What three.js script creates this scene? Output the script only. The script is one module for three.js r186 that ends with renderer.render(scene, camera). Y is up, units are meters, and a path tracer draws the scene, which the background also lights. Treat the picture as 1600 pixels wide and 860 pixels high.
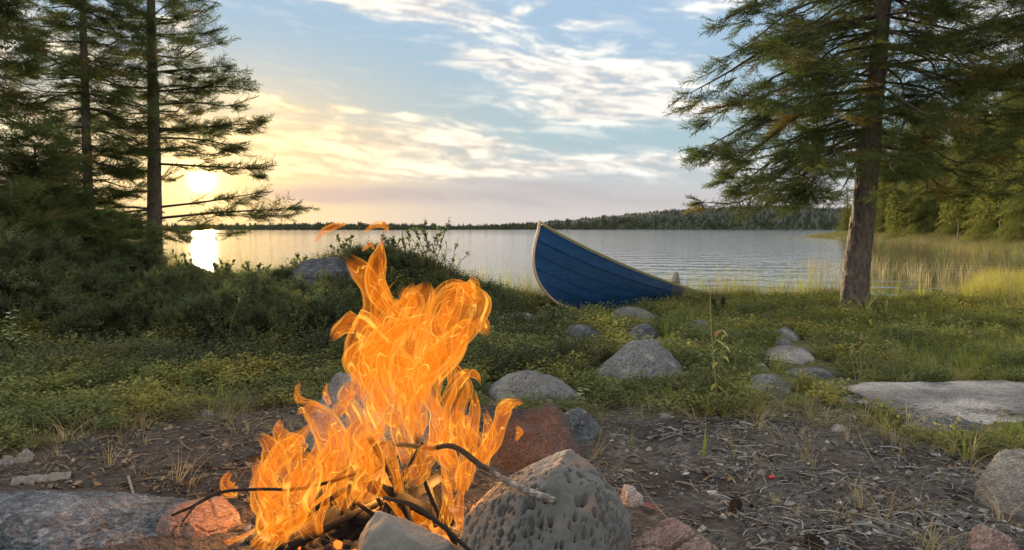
import * as THREE from 'three';
import { mergeGeometries, mergeVertices } from 'three/addons/utils/BufferGeometryUtils.js';

// ---------------------------------------------------------------- camera
const V = (x, y, z) => new THREE.Vector3(x, y, z);
const F = 1200, EYE = V(0, 1.0, 0), PITCH = -Math.atan(73 / F);   // focal length in pixels of a 1600 x 860 frame
const scene = new THREE.Scene();
const camera = new THREE.PerspectiveCamera(2 * Math.atan(430 / F) * 180 / Math.PI, 1600 / 860, 0.1, 6000);
camera.position.copy(EYE);
camera.rotation.x = PITCH;
scene.add(camera);

// ---------------------------------------------------------------- seeded random and noise
const rng = (a) => () => { a |= 0; a = a + 0x6D2B79F5 | 0; let t = Math.imul(a ^ a >>> 15, 1 | a); t = t + Math.imul(t ^ t >>> 7, 61 | t) ^ t; return ((t ^ t >>> 14) >>> 0) / 4294967296; };
const PERM = new Uint8Array(512);
{ const r = rng(77), p = [...Array(256).keys()]; for (let i = 255; i > 0; i--) { const j = Math.floor(r() * (i + 1)); [p[i], p[j]] = [p[j], p[i]]; } for (let i = 0; i < 512; i++) PERM[i] = p[i & 255]; }
const grad = (h, x, y, z) => { h &= 15; const u = h < 8 ? x : y, v = h < 4 ? y : h === 12 || h === 14 ? x : z; return ((h & 1) ? -u : u) + ((h & 2) ? -v : v); };
function noise(x, y, z = 0) {
  const fx = Math.floor(x), fy = Math.floor(y), fz = Math.floor(z), X = fx & 255, Y = fy & 255, Z = fz & 255;
  x -= fx; y -= fy; z -= fz;
  const u = x * x * x * (x * (x * 6 - 15) + 10), v = y * y * y * (y * (y * 6 - 15) + 10), w = z * z * z * (z * (z * 6 - 15) + 10);
  const A = PERM[X] + Y, AA = PERM[A] + Z, AB = PERM[A + 1] + Z, B = PERM[X + 1] + Y, BA = PERM[B] + Z, BB = PERM[B + 1] + Z;
  const L = (a, b, t) => a + (b - a) * t;
  return L(L(L(grad(PERM[AA], x, y, z), grad(PERM[BA], x - 1, y, z), u), L(grad(PERM[AB], x, y - 1, z), grad(PERM[BB], x - 1, y - 1, z), u), v),
    L(L(grad(PERM[AA + 1], x, y, z - 1), grad(PERM[BA + 1], x - 1, y, z - 1), u), L(grad(PERM[AB + 1], x, y - 1, z - 1), grad(PERM[BB + 1], x - 1, y - 1, z - 1), u), v), w);
}
function fbm(x, y, z = 0, o = 4) { let s = 0, a = 0.5; for (let i = 0; i < o; i++) { s += a * noise(x, y, z); x *= 2.03; y *= 2.03; z *= 2.03; a *= 0.5; } return s; }
const { clamp, lerp } = THREE.MathUtils;
const sm = (a, b, x) => { const t = clamp((x - a) / (b - a), 0, 1); return t * t * (3 - 2 * t); };
const mix3 = (a, b, t) => [a[0] + (b[0] - a[0]) * t, a[1] + (b[1] - a[1]) * t, a[2] + (b[2] - a[2]) * t];
const UPV = V(0, 1, 0);

// ---------------------------------------------------------------- sky, sun, exposure
const DEG = Math.PI / 180;
const SUN_AZ = Math.atan(-482 / 1200), SUN_EL = 3.35 * DEG;
const SUN = V(Math.sin(SUN_AZ) * Math.cos(SUN_EL), Math.sin(SUN_EL), -Math.cos(SUN_AZ) * Math.cos(SUN_EL));
// banks of cloud: azimuth and height in degrees, their half sizes, slope, amount
const CLOUDS = [
  [-8, 15.8, 7.5, 1.3, -0.16, 1.0], [-13, 17.6, 6, 1.1, -0.1, 0.8], [4.6, 11.0, 6.2, 2.0, -0.06, 0.9], [8.5, 8.6, 5.0, 1.1, 0.02, 0.9], [12, 11.0, 4, 1.0, 0.05, 0.5], [-2, 12.2, 2.5, 0.7, -0.2, 0.5],
  [-12.2, 8.7, 1.3, 0.32, -0.12, 0.9], [-8.2, 8.0, 0.7, 0.3, 0, 0.5], [-16.5, 8.6, 3.2, 0.45, -0.1, 0.8],
  [-11, 6.4, 10, 1.3, -0.03, 0.75], [-3.0, 6.2, 2.6, 0.55, -0.03, 1.0], [-18, 4.6, 9, 1.6, 0, 0.85], [3, 4.5, 7, 0.7, 0.02, 0.7], [12, 4.4, 6, 0.8, 0.03, 0.6], [-6, 4.4, 7, 0.6, 0, 0.7],
  [14, 15.6, 3.5, 0.8, 0.1, 0.5], [6, 14.9, 2.0, 0.4, 0.15, 0.5], [1.5, 15.6, 1.4, 0.35, 0.25, 0.5], [-23, 13.5, 1.6, 1.6, 0, 0.5],
];
const BANKS = [[-3, 2.35, 10, 0.55, 0.0, 0.9], [-14, 2.5, 5, 0.6, 0.03, 0.8], [2, 3.2, 5, 0.4, -0.06, 0.6], [-2.5, 3.6, 1.2, 0.25, 0, 0.6], [10, 1.9, 12, 0.6, 0, 0.5]];
const SKY_K = 0.68;
function skyTexture() {
  const W = 3072, H = 1536, data = new Float32Array(W * H * 4);
  for (let row = 0; row < H; row++) {
    const el = ((row + 0.5) / H - 0.5) * Math.PI, eld = el / DEG, y = Math.sin(el), below = eld < 0;
    if (below && eld < -1) { for (let c = 0; c < W; c++) { const i = (row * W + c) * 4; data[i] = 0.40; data[i + 1] = 0.38; data[i + 2] = 0.36; data[i + 3] = 1; } continue; }
    for (let col = 0; col < W; col++) {
      const r = ((col + 0.5) / W - 0.5) * 2 * Math.PI, x = Math.cos(r) * Math.cos(el), z = Math.sin(r) * Math.cos(el);
      const az = Math.atan2(x, -z) / DEG, cosS = x * SUN.x + y * SUN.y + z * SUN.z, ang = Math.acos(clamp(cosS, -1, 1)) / DEG;
      const near = Math.exp(-((ang / 14) ** 2)), wide = Math.exp(-ang / 30);
      // clear air
      const e = Math.max(eld, 0);
      let c = mix3([0.42, 0.39, 0.38], [0.27, 0.365, 0.40], sm(0.5, 7, e));
      c = mix3(c, [0.25, 0.355, 0.475], sm(5, 16, e) * (0.7 + 0.3 * sm(5, 45, ang)));
      c = mix3(c, [0.28, 0.39, 0.53], sm(20, 70, e));
      c = mix3(c, [0.90, 0.58, 0.20], near * 0.72 * (1 - sm(4, 16, e)));
      // clouds
      const wx = fbm(az * 0.10 + 3, eld * 0.34, 1.7, 4), wy = fbm(az * 0.10 - 9, eld * 0.5 + 5, 4.1, 4);
      const A = az + wx * 3.5, E = eld + wy * 0.9;
      const sl = E + 0.12 * A, str = fbm(A * 0.17 + 5, sl * 1.15, 8.2, 5), fine = fbm(A * 0.55, sl * 3.6, 2.2, 5);
      let d = 0;
      if (Math.abs(az) < 45 && eld < 26) for (const [ca, ce, sa, se, tl, am] of CLOUDS) { const da = (A - ca) / sa, de = (E - ce - tl * (A - ca)) / se, q = da * da + de * de; if (q < 6) d += am * Math.exp(-q); }
      const out = clamp(Math.max((Math.abs(az) - 24) / 14, (eld - 17) / 6), 0, 1);   // outside the view, added cloud, denser than in view to brighten the foreground
      const el2 = Math.max(y, 0.06), px = x / el2, pz = z / el2;
      if (out > 0) { const gen = sm(-0.32, 0.22, fbm(px * 0.42 + 11, pz * 0.75 - 4, 3.3, 5)); d = d * (1 - out) + gen * out; }
      let cover = sm(0.02, 0.85, d * (1.0 + 1.5 * str + 1.2 * fine) + 0.10 * out + 0.16 * sm(0.02, 0.3, str + 0.5 * fine) * sm(3, 6, eld));
      cover *= sm(0.3, 2.5, eld) * 0.9;
      let cl = mix3([0.76, 0.725, 0.66], [1.0, 0.74, 0.38], Math.exp(-((ang / 17) ** 2)) * (1 - 0.65 * sm(8, 16, e)));
      cl = mix3([cl[0] * 0.58, cl[1] * 0.57, cl[2] * 0.62], cl, clamp(0.58 + 1.7 * str + 1.5 * fine, 0, 1));
      { const k = 1 + 0.22 * sm(50, 130, ang); cl = cl.map((v) => v * k); }   // clouds far from the sun, mostly unseen, brightened to fill the dark foreground
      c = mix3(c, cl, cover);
      // grey banks low over the horizon
      let b = 0;
      for (const [ca, ce, sa, se, tl, am] of BANKS) { const da = (A - ca) / sa, de = (eld + wy * 0.5 - ce - tl * (A - ca)) / se, q = da * da + de * de; if (q < 6) b += am * Math.exp(-q); }
      c = mix3(c, [0.35 + 0.14 * near, 0.325 + 0.02 * near, 0.33 - 0.06 * near], clamp(b * (0.95 + 1.1 * str + 0.6 * fine), 0, 0.85));
      // glow round the sun
      const g1 = Math.exp(-((ang / 0.55) ** 2)) * 8, g2 = Math.exp(-((ang / 1.9) ** 2)) * 0.7, g3 = Math.exp(-((ang / 8) ** 2)) * 0.10;
      const i = (row * W + col) * 4;
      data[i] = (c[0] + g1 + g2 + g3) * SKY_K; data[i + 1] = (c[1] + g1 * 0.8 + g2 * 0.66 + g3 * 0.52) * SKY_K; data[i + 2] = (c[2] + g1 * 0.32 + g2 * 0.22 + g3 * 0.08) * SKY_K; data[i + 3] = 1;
    }
  }
  const t = new THREE.DataTexture(data, W, H, THREE.RGBAFormat, THREE.FloatType);
  t.mapping = THREE.EquirectangularReflectionMapping; t.magFilter = THREE.LinearFilter; t.needsUpdate = true;
  return t;
}
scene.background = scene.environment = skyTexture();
const sun = new THREE.DirectionalLight(new THREE.Color().setRGB(1.0, 0.79, 0.50), 5);
sun.position.copy(SUN).multiplyScalar(60); sun.castShadow = true; sun.shadow.radius = 2.5;
Object.assign(sun.shadow.camera, { left: -30, right: 30, top: 30, bottom: -30, near: 1, far: 200 });
scene.add(sun);
const renderer = new THREE.WebGLRenderer({ antialias: true });
renderer.toneMapping = THREE.LinearToneMapping;
renderer.toneMappingExposure = 2.4;
renderer.shadowMap.enabled = true;

// ---------------------------------------------------------------- helpers
const used = new Map();
const numbered = (n) => { const k = used.get(n) ?? 0; used.set(n, k + 1); return k ? `${n}_${String(k).padStart(3, '0')}` : n; };
const shade = (o) => { o.castShadow = o.receiveShadow = true; return o; };
function mesh(name, geo, mat, parent) { const m = shade(new THREE.Mesh(geo, mat)); m.name = parent ? name : numbered(name); (parent ?? scene).add(m); return m; }
function tag(o, label, category, group) { Object.assign(o.userData, { label, category }); if (group) o.userData.group = group; return o; }
function thing(name, label, category, p, group) { const g = new THREE.Group(); g.name = numbered(name); g.position.copy(p); scene.add(g); return tag(g, label, category, group); }
const kind = (o, k, label) => { o.userData.kind = k; if (label) o.userData.label = label; return o; };
function copies(name, geo, mat, list, parent) {   // list of [Matrix4, [r, g, b]]
  const m = shade(new THREE.InstancedMesh(geo, mat, list.length)), c = new THREE.Color();
  list.forEach(([t, k], i) => { m.setMatrixAt(i, t); if (k) m.setColorAt(i, c.setRGB(...k)); });
  m.name = parent ? name : numbered(name); m.userData.kind = 'stuff'; (parent ?? scene).add(m); return m;
}
function ray(px, py) { return V((px - 800) / F, (430 - py) / F, -1).applyAxisAngle(V(1, 0, 0), PITCH); }
function at(px, py, depth) { const d = ray(px, py); return EYE.clone().addScaledVector(d, depth / -d.z); }
function onGround(px, py) { const d = ray(px, py); let t = 1.2; for (let i = 0; i < 4000; i++) { const p = EYE.clone().addScaledVector(d, t); if (p.y <= ground(p.x, p.z)) return p; t += 0.004 * (1 + t * 0.15); } return EYE.clone().addScaledVector(d, t); }
const std = (o) => new THREE.MeshPhysicalMaterial({ roughness: 0.9, ...o });
const phy = (o) => new THREE.MeshPhysicalMaterial({ roughness: 0.95, ...o });
const rgb = (r, g, b) => new THREE.Color().setRGB(r, g, b);
function place(p, fwd, up, s) { const z = fwd.clone().normalize(), x = new THREE.Vector3().crossVectors(up, z); if (x.lengthSq() < 1e-6) x.set(1, 0, 0); x.normalize(); const y = new THREE.Vector3().crossVectors(z, x); return new THREE.Matrix4().makeBasis(x, y, z).scale(typeof s === 'number' ? V(s, s, s) : s).setPosition(p); }
class Tri {   // loose triangles and quads
  constructor() { this.p = []; this.c = []; }
  tri(a, b, c, k) { this.p.push(a.x, a.y, a.z, b.x, b.y, b.z, c.x, c.y, c.z); if (k) for (let i = 0; i < 3; i++) this.c.push(...k); }
  quad(a, b, c, d, k) { this.tri(a, b, c, k); this.tri(a, c, d, k); }
  geo() { const g = new THREE.BufferGeometry(); g.setAttribute('position', new THREE.Float32BufferAttribute(this.p, 3)); if (this.c.length) g.setAttribute('color', new THREE.Float32BufferAttribute(this.c, 3)); g.computeVertexNormals(); return g; }
}
// tapered tube through points; wob(u, v) moves its skin; col(u, v, wob) colours it
function tube(pts, rad, seg, around, wob, col, closeEnd = true) {
  const curve = new THREE.CatmullRomCurve3(pts), fr = curve.computeFrenetFrames(seg), pos = [], colr = [], idx = [];
  let n = V(1, 0, 0), prev = null;
  for (let i = 0; i <= seg; i++) {
    const v = i / seg, p = curve.getPoint(v), t = curve.getTangent(v);
    if (!prev) { n = Math.abs(t.x) > 0.9 ? V(0, 1, 0) : V(1, 0, 0); }
    n = n.clone().addScaledVector(t, -n.dot(t)).normalize(); prev = t;
    const b = new THREE.Vector3().crossVectors(t, n);
    for (let j = 0; j < around; j++) {
      const a = j / around * Math.PI * 2, w = wob ? wob(a, v, p) : 0, r = rad(v) * (1 + w);
      pos.push(p.x + (n.x * Math.cos(a) + b.x * Math.sin(a)) * r, p.y + (n.y * Math.cos(a) + b.y * Math.sin(a)) * r, p.z + (n.z * Math.cos(a) + b.z * Math.sin(a)) * r);
      if (col) colr.push(...col(a, v, w, p));
    }
  }
  for (let i = 0; i < seg; i++) for (let j = 0; j < around; j++) { const a = i * around + j, b = i * around + (j + 1) % around, c = a + around, d = b + around; idx.push(a, b, c, b, d, c); }
  if (closeEnd) for (const [row, flip] of [[0, 1], [seg, 0]]) { const p = curve.getPoint(row / seg), k = pos.length / 3; pos.push(p.x, p.y, p.z); if (col) colr.push(...col(0, row / seg, 0, p)); for (let j = 0; j < around; j++) { const a = row * around + j, b = row * around + (j + 1) % around; flip ? idx.push(k, b, a) : idx.push(k, a, b); } }
  const g = new THREE.BufferGeometry();
  g.setAttribute('position', new THREE.Float32BufferAttribute(pos, 3)); if (col) g.setAttribute('color', new THREE.Float32BufferAttribute(colr, 3));
  g.setIndex(idx); g.computeVertexNormals(); return g;
}
function tile(size, fn) { const d = new Uint8Array(size * size * 4); for (let y = 0; y < size; y++) for (let x = 0; x < size; x++) { const c = fn(x / size, y / size), i = (y * size + x) * 4; for (let k = 0; k < 4; k++) d[i + k] = clamp((c[k] ?? 1) * 255, 0, 255); } const t = new THREE.DataTexture(d, size, size); t.wrapS = t.wrapT = THREE.RepeatWrapping; t.magFilter = THREE.LinearFilter; t.needsUpdate = true; return t; }

// ---------------------------------------------------------------- ground
const WATER = -0.25;
const shoreZ = (x) => { let z = -11.0; z = lerp(z, -12.6, sm(-2, -5, x)); z = lerp(z, -13.6, sm(6.2, 8.2, x)); z = lerp(z, -14.5, sm(9, 14, x)); return z + 0.35 * noise(x * 0.9, 3.3) + 0.15 * noise(x * 2.7, 8.3); };
const fireHollow = (x, z) => Math.exp(-(((x + 0.42) / 0.55) ** 2 + ((z + 2.5) / 0.45) ** 2));
const bareness = (x, z) => {   // 1 on bare trodden soil round the fire, 0 on growing ground
  const w = 0.35 * fbm(x * 0.9, z * 0.9, 5, 3) + 0.22 * noise(x * 3.1, z * 3.1, 2);
  const l = ((x + 0.9) / 1.55) ** 2 + ((z + 2.7) / 1.75) ** 2, r = ((x - 1.0) / 1.25) ** 2 + ((z + 2.55) / 1.55) ** 2;
  return 1 - sm(0.72, 1.2, Math.min(l, r) + w);
};
function land(x, z) {
  let y = 0.07 * fbm(x * 0.35, z * 0.35, 1, 3) + 0.035 * fbm(x * 1.6, z * 1.6, 4, 3);
  y += 0.62 * Math.exp(-(((x + 1.75) / 1.35) ** 2 + ((z + 9.4) / 1.0) ** 2));        // heathy mound
  y += 0.30 * sm(-2.5, -6, x) * sm(-4.5, -8, z);
  y += 0.03 * sm(6, 8.5, x) * sm(-8, -12, z);
  y += 0.10 * sm(-3.6, -5.5, z) * (fbm(x * 1.15, z * 1.15, 14, 3) + 0.15) * (1 + 0.8 * sm(0.5, -1.5, x)) * (1 - 0.8 * sm(-0.8, 0, x) * sm(3, 2, x) * sm(-6.5, -8, z));   // hummocks
  y -= 0.05 * fireHollow(x, z);
  { const t = clamp((-8.9 - z) / 3.6, 0, 1.2), ax = 0.34 + 2.55 * t, dd = (x - ax) * 0.82, k = Math.exp(-((dd / 0.55) ** 2)) * sm(-7.7, -8.7, z); y = lerp(y, Math.min(y, -0.01 - 0.45 * t), k); }   // where the boat was dragged up
  return y;
}
function ground(x, z) { const t = sm(-1.0, 0.75, z - shoreZ(x)); return lerp(-1.3, land(x, z), t); }
{
  const N = 520, K = 5, S = Math.sinh(K), pos = [], col = [], uv = [], idx = [];
  for (let j = 0; j <= N; j++) for (let i = 0; i <= N; i++) {
    const x = 60 * Math.sinh(K * (i / N * 2 - 1)) / S, z = -3.2 + 50 * Math.sinh(K * (j / N * 2 - 1)) / S;
    const near = 1 - sm(6, 12, Math.hypot(x, z)), b = bareness(x, z);
    let y = ground(x, z) + near * (0.012 * fbm(x * 9, z * 9, 3, 3) + (1 - b) * 0.02 * fbm(x * 5, z * 5, 7, 2) + b * 0.007 * fbm(x * 30, z * 30, 6, 2));
    if (z < -30 && y > WATER - 0.5) y = Math.min(y, WATER - 0.5);
    pos.push(x, y, z); uv.push(x / 1.3, z / 1.3);
    const n1 = 0.5 + fbm(x * 1.3, z * 1.3, 9, 4), n2 = 0.5 + fbm(x * 6, z * 6, 2, 3), n3 = 0.5 + fbm(x * 2.2 + 30, z * 2.2, 5, 4);
    const soil = mix3(mix3([0.10, 0.078, 0.063], [0.155, 0.15, 0.143], sm(-0.3, 0.6, x + 0.4 * n1) * sm(0.25, 0.75, n2)), [0.05, 0.044, 0.04], sm(0.45, 0.8, n3));
    const moss = mix3(mix3([0.12, 0.135, 0.045], [0.22, 0.205, 0.07], sm(0.35, 0.75, n1)), [0.09, 0.07, 0.045], sm(0.5, 0.8, n2) * 0.7);
    let c = mix3(moss, soil, b);
    if (y < WATER + 0.06) c = [0.05, 0.045, 0.03];
    col.push(...c);
  }
  for (let j = 0; j < N; j++) for (let i = 0; i < N; i++) { const a = j * (N + 1) + i; idx.push(a, a + N + 1, a + 1, a + 1, a + N + 1, a + N + 2); }
  const g = new THREE.BufferGeometry(); g.setAttribute('position', new THREE.Float32BufferAttribute(pos, 3)); g.setAttribute('color', new THREE.Float32BufferAttribute(col, 3)); g.setAttribute('uv', new THREE.Float32BufferAttribute(uv, 2)); g.setIndex(idx); g.computeVertexNormals();
  const per = (u, v, f, s) => { const a = u * 2 * Math.PI, b = v * 2 * Math.PI, R = f / 6.283; return noise(Math.cos(a) * R + s, Math.sin(a) * R + Math.cos(b) * R, Math.sin(b) * R + s); };
  const tex = tile(512, (u, v) => { const n = 0.5 * per(u, v, 40, 3) + 0.35 * per(u, v, 90, 8) + 0.3 * per(u, v, 190, 13), k = clamp(0.62 + n * 0.9, 0.15, 1); return [k, k * (0.97 + 0.05 * per(u, v, 20, 5)), k * 0.94]; });
  const m = std({ vertexColors: true, map: tex, bumpMap: tex, bumpScale: 0.02, roughness: 1 }); m.map.colorSpace = THREE.NoColorSpace;
  kind(mesh('ground', g, m), 'structure', 'mossy lakeshore ground with bare soil round the fire');
}
// ---------------------------------------------------------------- lake
{
  const r = rng(5), waves = [];
  for (let i = 0; i < 46; i++) { const k = 4 + Math.floor(60 * r() ** 1.6), a = Math.PI / 2 + (r() - 0.5) * 1.5; waves.push([Math.round(k * Math.cos(a)), Math.max(1, Math.round(k * Math.sin(a))), r() * 6.28, 1 / (k ** 0.95)]); }
  const tot = Math.sqrt(waves.reduce((s, w) => s + w[3] ** 2, 0));
  const tex = tile(1024, (u, v) => { let sx = 0, sz = 0; for (const [a, b, p, am] of waves) { const c = am * Math.cos(2 * Math.PI * (a * u + b * v) + p); sx += c * a; sz += c * b; } const q = 0.0105 / tot; return [0.5 - sx * q * 0.5, 0.5 - sz * q * 0.5, 1]; });
  const g = new THREE.PlaneGeometry(5000, 3000, 1, 1).rotateX(-Math.PI / 2).translate(0, WATER, -1500 + 20), p = g.attributes.position, uv = g.attributes.uv;
  for (let i = 0; i < p.count; i++) uv.setXY(i, p.getX(i) / 11, p.getZ(i) / 9);
  const m = phy({ color: rgb(0.035, 0.045, 0.045), roughness: 0.05, ior: 1.33, normalMap: tex, normalScale: new THREE.Vector2(0.42, 0.42) });
  kind(mesh('lake', g, m), 'structure', 'calm lake water with small ripples');
}
// ---------------------------------------------------------------- far shore: low hills with a wood on them
const hillTop = (a) => {   // height in metres of the ridge line against azimuth in degrees
  const px = 800 + F * Math.tan(a * DEG);
  let h = 1.2 + 1.0 * noise(a * 0.5, 2);
  h += 20.5 * sm(700, 1180, px) * (1 - 0.28 * sm(1200, 1420, px)) + 1.2 * noise(a * 0.8, 7);
  h += 2.2 * Math.exp(-(((px - 520) / 130) ** 2));
  return Math.max(h, 0.8);
};
const farD = (a) => lerp(620, 760, sm(-10, 6, a)) + 20 * noise(a * 0.3, 12);
{
  const pos = [], col = [], idx = [], NA = 240, NR = 14;
  for (let i = 0; i <= NA; i++) for (let j = 0; j <= NR; j++) {
    const a = -56 + 112 * i / NA, t = j / NR, D = farD(a) + t * 330, A = a * DEG, y = WATER - 0.4 + (hillTop(a) * 1.3 + 0.6) * sm(-0.06, 0.62, t) * (1 - 0.1 * t) + 0.8 * noise(a * 1.7, t * 6);
    pos.push(Math.sin(A) * D, t === 0 ? WATER - 0.6 : y, -Math.cos(A) * D); col.push(0.035, 0.042, 0.024);
  }
  for (let i = 0; i < NA; i++) for (let j = 0; j < NR; j++) { const a = i * (NR + 1) + j; idx.push(a, a + NR + 1, a + 1, a + 1, a + NR + 1, a + NR + 2); }
  const g = new THREE.BufferGeometry(); g.setAttribute('position', new THREE.Float32BufferAttribute(pos, 3)); g.setAttribute('color', new THREE.Float32BufferAttribute(col, 3)); g.setIndex(idx); g.computeVertexNormals();
  kind(mesh('far_hills', g, std({ vertexColors: true })), 'structure', 'low wooded hills across the lake');
  // a far conifer: rough stacked skirts
  const T = new Tri(), r = rng(31);
  for (let k = 0; k < 34; k++) { const h = 0.08 + 0.86 * k / 34, w = 0.20 * (1 - h) + 0.02, a = r() * 6.28, c = V(0, h + 0.05, 0); for (let q = 0; q < 3; q++) { const b = a + q * 2.1 + r(); const tip = V(Math.cos(b) * w * (0.7 + 0.6 * r()), h - 0.05 * r(), Math.sin(b) * w * (0.7 + 0.6 * r())); const s = V(-Math.sin(b), 0, Math.cos(b)).multiplyScalar(w * 0.45); T.tri(c, tip.clone().add(s), tip.clone().sub(s)); } }
  T.tri(V(-0.012, 0, 0), V(0.012, 0, 0), V(0, 1, 0)); T.tri(V(0, 0, -0.012), V(0, 0, 0.012), V(0, 1, 0));
  const cg = T.geo(), list = [], rr = rng(91);
  for (let i = 0; i < 16000; i++) {
    const a = -38 + 66 * rr(), t = rr() ** 1.15 * 0.72, A = a * DEG, D = farD(a) + t * 330, y = WATER - 0.4 + (hillTop(a) * 1.3 + 0.6) * sm(-0.06, 0.62, t) * (1 - 0.1 * t);
    const s = (1.8 + 2.6 * rr() ** 1.5 + 2.6 * sm(0, 0.45, noise(a * 2.3, t * 5, 3))) * (t < 0.06 ? 0.75 : t > 0.3 ? 0.7 : 1), k = 0.65 + 0.7 * rr(), yl = t < 0.1 ? 0.5 * rr() : 0.15 * rr();
    list.push([new THREE.Matrix4().makeRotationY(rr() * 6.28).scale(V(s * (0.8 + 0.9 * rr()), s, s)).setPosition(Math.sin(A) * D, y - 0.3, -Math.cos(A) * D), [0.06 * k + 0.07 * yl, 0.08 * k + 0.06 * yl, 0.042 * k]]);
  }
  const w = copies('far_wood', cg, std({ color: 0xffffff, side: THREE.DoubleSide }), list); w.userData.label = 'distant dark conifer wood along the far shore';
}
// ---------------------------------------------------------------- right bank across the cove
const bankLine = [V(44, 0, -118), V(39, 0, -100), V(33.5, 0, -74), V(29, 0, -52), V(26.5, 0, -40), V(26, 0, -30), V(30, 0, -18), V(46, 0, -10)];
const bankCurve = new THREE.CatmullRomCurve3(bankLine);
const bankY = (d, s) => WATER - 0.25 + 0.75 * sm(0, 5, d) + 0.9 * sm(4, 20, d) + 0.18 * noise(s * 30, d * 0.4);
function bankPoint(s, d) { const p = bankCurve.getPoint(s), t = bankCurve.getTangent(s), n = V(-t.z, 0, t.x).normalize(); if (n.x < 0) n.negate(); p.addScaledVector(n, d + 1.2 * noise(s * 25, 4)); p.y = bankY(d, s); return p; }
{
  const pos = [], col = [], idx = [], NS = 150, ND = 30;
  for (let i = 0; i <= NS; i++) for (let j = 0; j <= ND; j++) { const d = 70 * (j / ND) ** 2 - 0.8, s = i / NS, p = bankPoint(s, d); if (j === 0) p.y = WATER - 0.6; pos.push(p.x, p.y, p.z); const n = 0.5 + fbm(p.x * 0.4, p.z * 0.4, 1, 3); col.push(...mix3([0.22, 0.22, 0.08], [0.10, 0.12, 0.045], sm(0.3, 0.8, n) * sm(2, 8, d) + sm(7, 12, d) * 0.6 > 1 ? 1 : sm(0.3, 0.8, n) * sm(2, 8, d))); }
  for (let i = 0; i < NS; i++) for (let j = 0; j < ND; j++) { const a = i * (ND + 1) + j; idx.push(a, a + 1, a + ND + 1, a + 1, a + ND + 2, a + ND + 1); }
  const g = new THREE.BufferGeometry(); g.setAttribute('position', new THREE.Float32BufferAttribute(pos, 3)); g.setAttribute('color', new THREE.Float32BufferAttribute(col, 3)); g.setIndex(idx); g.computeVertexNormals();
  kind(mesh('cove_bank', g, std({ vertexColors: true, side: THREE.DoubleSide })), 'structure', 'grassy bank on the other side of the cove');
}

// ---------------------------------------------------------------- plants: shared pieces
function needles(T, p0, dir, len, step, nl, nw, r) {
  const d = dir.clone().normalize(), a = Math.abs(d.y) > 0.8 ? V(1, 0, 0) : UPV, s = new THREE.Vector3().crossVectors(d, a).normalize(), u = new THREE.Vector3().crossVectors(s, d), n = Math.max(2, Math.round(len / step));
  for (let i = 0; i < n; i++) {
    const p = p0.clone().addScaledVector(d, len * (i + r() * 0.8) / n), th = (i % 3) * 2.09 + r() * 1.3, rad = s.clone().multiplyScalar(Math.cos(th)).addScaledVector(u, Math.sin(th));
    const tip = p.clone().addScaledVector(d, nl * 0.75).addScaledVector(rad, nl * (0.55 + 0.3 * r()));
    T.tri(p.clone().addScaledVector(d, -nw), p.clone().addScaledVector(d, nw), tip);
  }
  const w = s.clone().multiplyScalar(0.0025), e = p0.clone().addScaledVector(d, len);
  T.tri(p0.clone().sub(w), p0.clone().add(w), e); const w2 = u.clone().multiplyScalar(0.0025); T.tri(p0.clone().sub(w2), p0.clone().add(w2), e);
  return e;
}
function sprayGeo(L, nSide, sub, seed, droop = 0.15, fat = 1) {   // a flat spruce spray growing along +z
  const T = new Tri(), r = rng(seed), dirAt = (t) => V(0.1 * Math.sin(t * 4 + seed), -droop * t, 1).normalize();
  let p = V(0, 0, 0); const steps = 6, pts = [p.clone()];
  for (let i = 0; i < steps; i++) { p = needles(T, p, dirAt(i / steps), L / steps, 0.008 * fat, 0.017 * fat, 0.0026 * fat, r); pts.push(p.clone()); }
  for (let i = 0; i < nSide; i++) for (const s of [-1, 1]) {
    const t = 0.1 + 0.85 * (i + r() * 0.7) / nSide, k = t * steps, b = pts[Math.floor(k)].clone().lerp(pts[Math.min(steps, Math.floor(k) + 1)], k % 1), l = L * (0.40 * (1 - t) + 0.13) * (0.6 + 0.7 * r());
    const d = V(s * (0.7 + 0.5 * r()), -droop + 0.7 * (r() - 0.5), 0.5 + 0.45 * r()).normalize();
    needles(T, b, d, l, 0.009 * fat, 0.016 * fat, 0.0026 * fat, r);
    if (sub) for (let q = 0; q < sub; q++) { const tt = 0.25 + 0.65 * r(), bb = b.clone().addScaledVector(d, l * tt), sd = V(d.x + (r() - 0.5) * 2, d.y + (r() - 0.5) * 1.2, d.z + (r() - 0.35) * 1.8); needles(T, bb, sd, l * (1 - tt) * 0.6 + 0.03, 0.0095 * fat, 0.016 * fat, 0.0028 * fat, r); }
  }
  return T.geo();
}
const SPRAYS = [sprayGeo(0.24, 6, 1, 3, -0.1, 1.25), sprayGeo(0.28, 7, 1, 9, 0.1, 1.25), sprayGeo(0.48, 10, 2, 21, -0.15, 1.25), sprayGeo(0.42, 9, 2, 44, 0.25, 1.25)];
const needleMat = phy({ color: 0xffffff, side: THREE.DoubleSide, transmission: 0.3, roughness: 1, specularIntensity: 0.25 });
const barkMat = std({ vertexColors: true, roughness: 1 });
const twigMat = std({ color: rgb(0.075, 0.058, 0.045), roughness: 1 });
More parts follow.
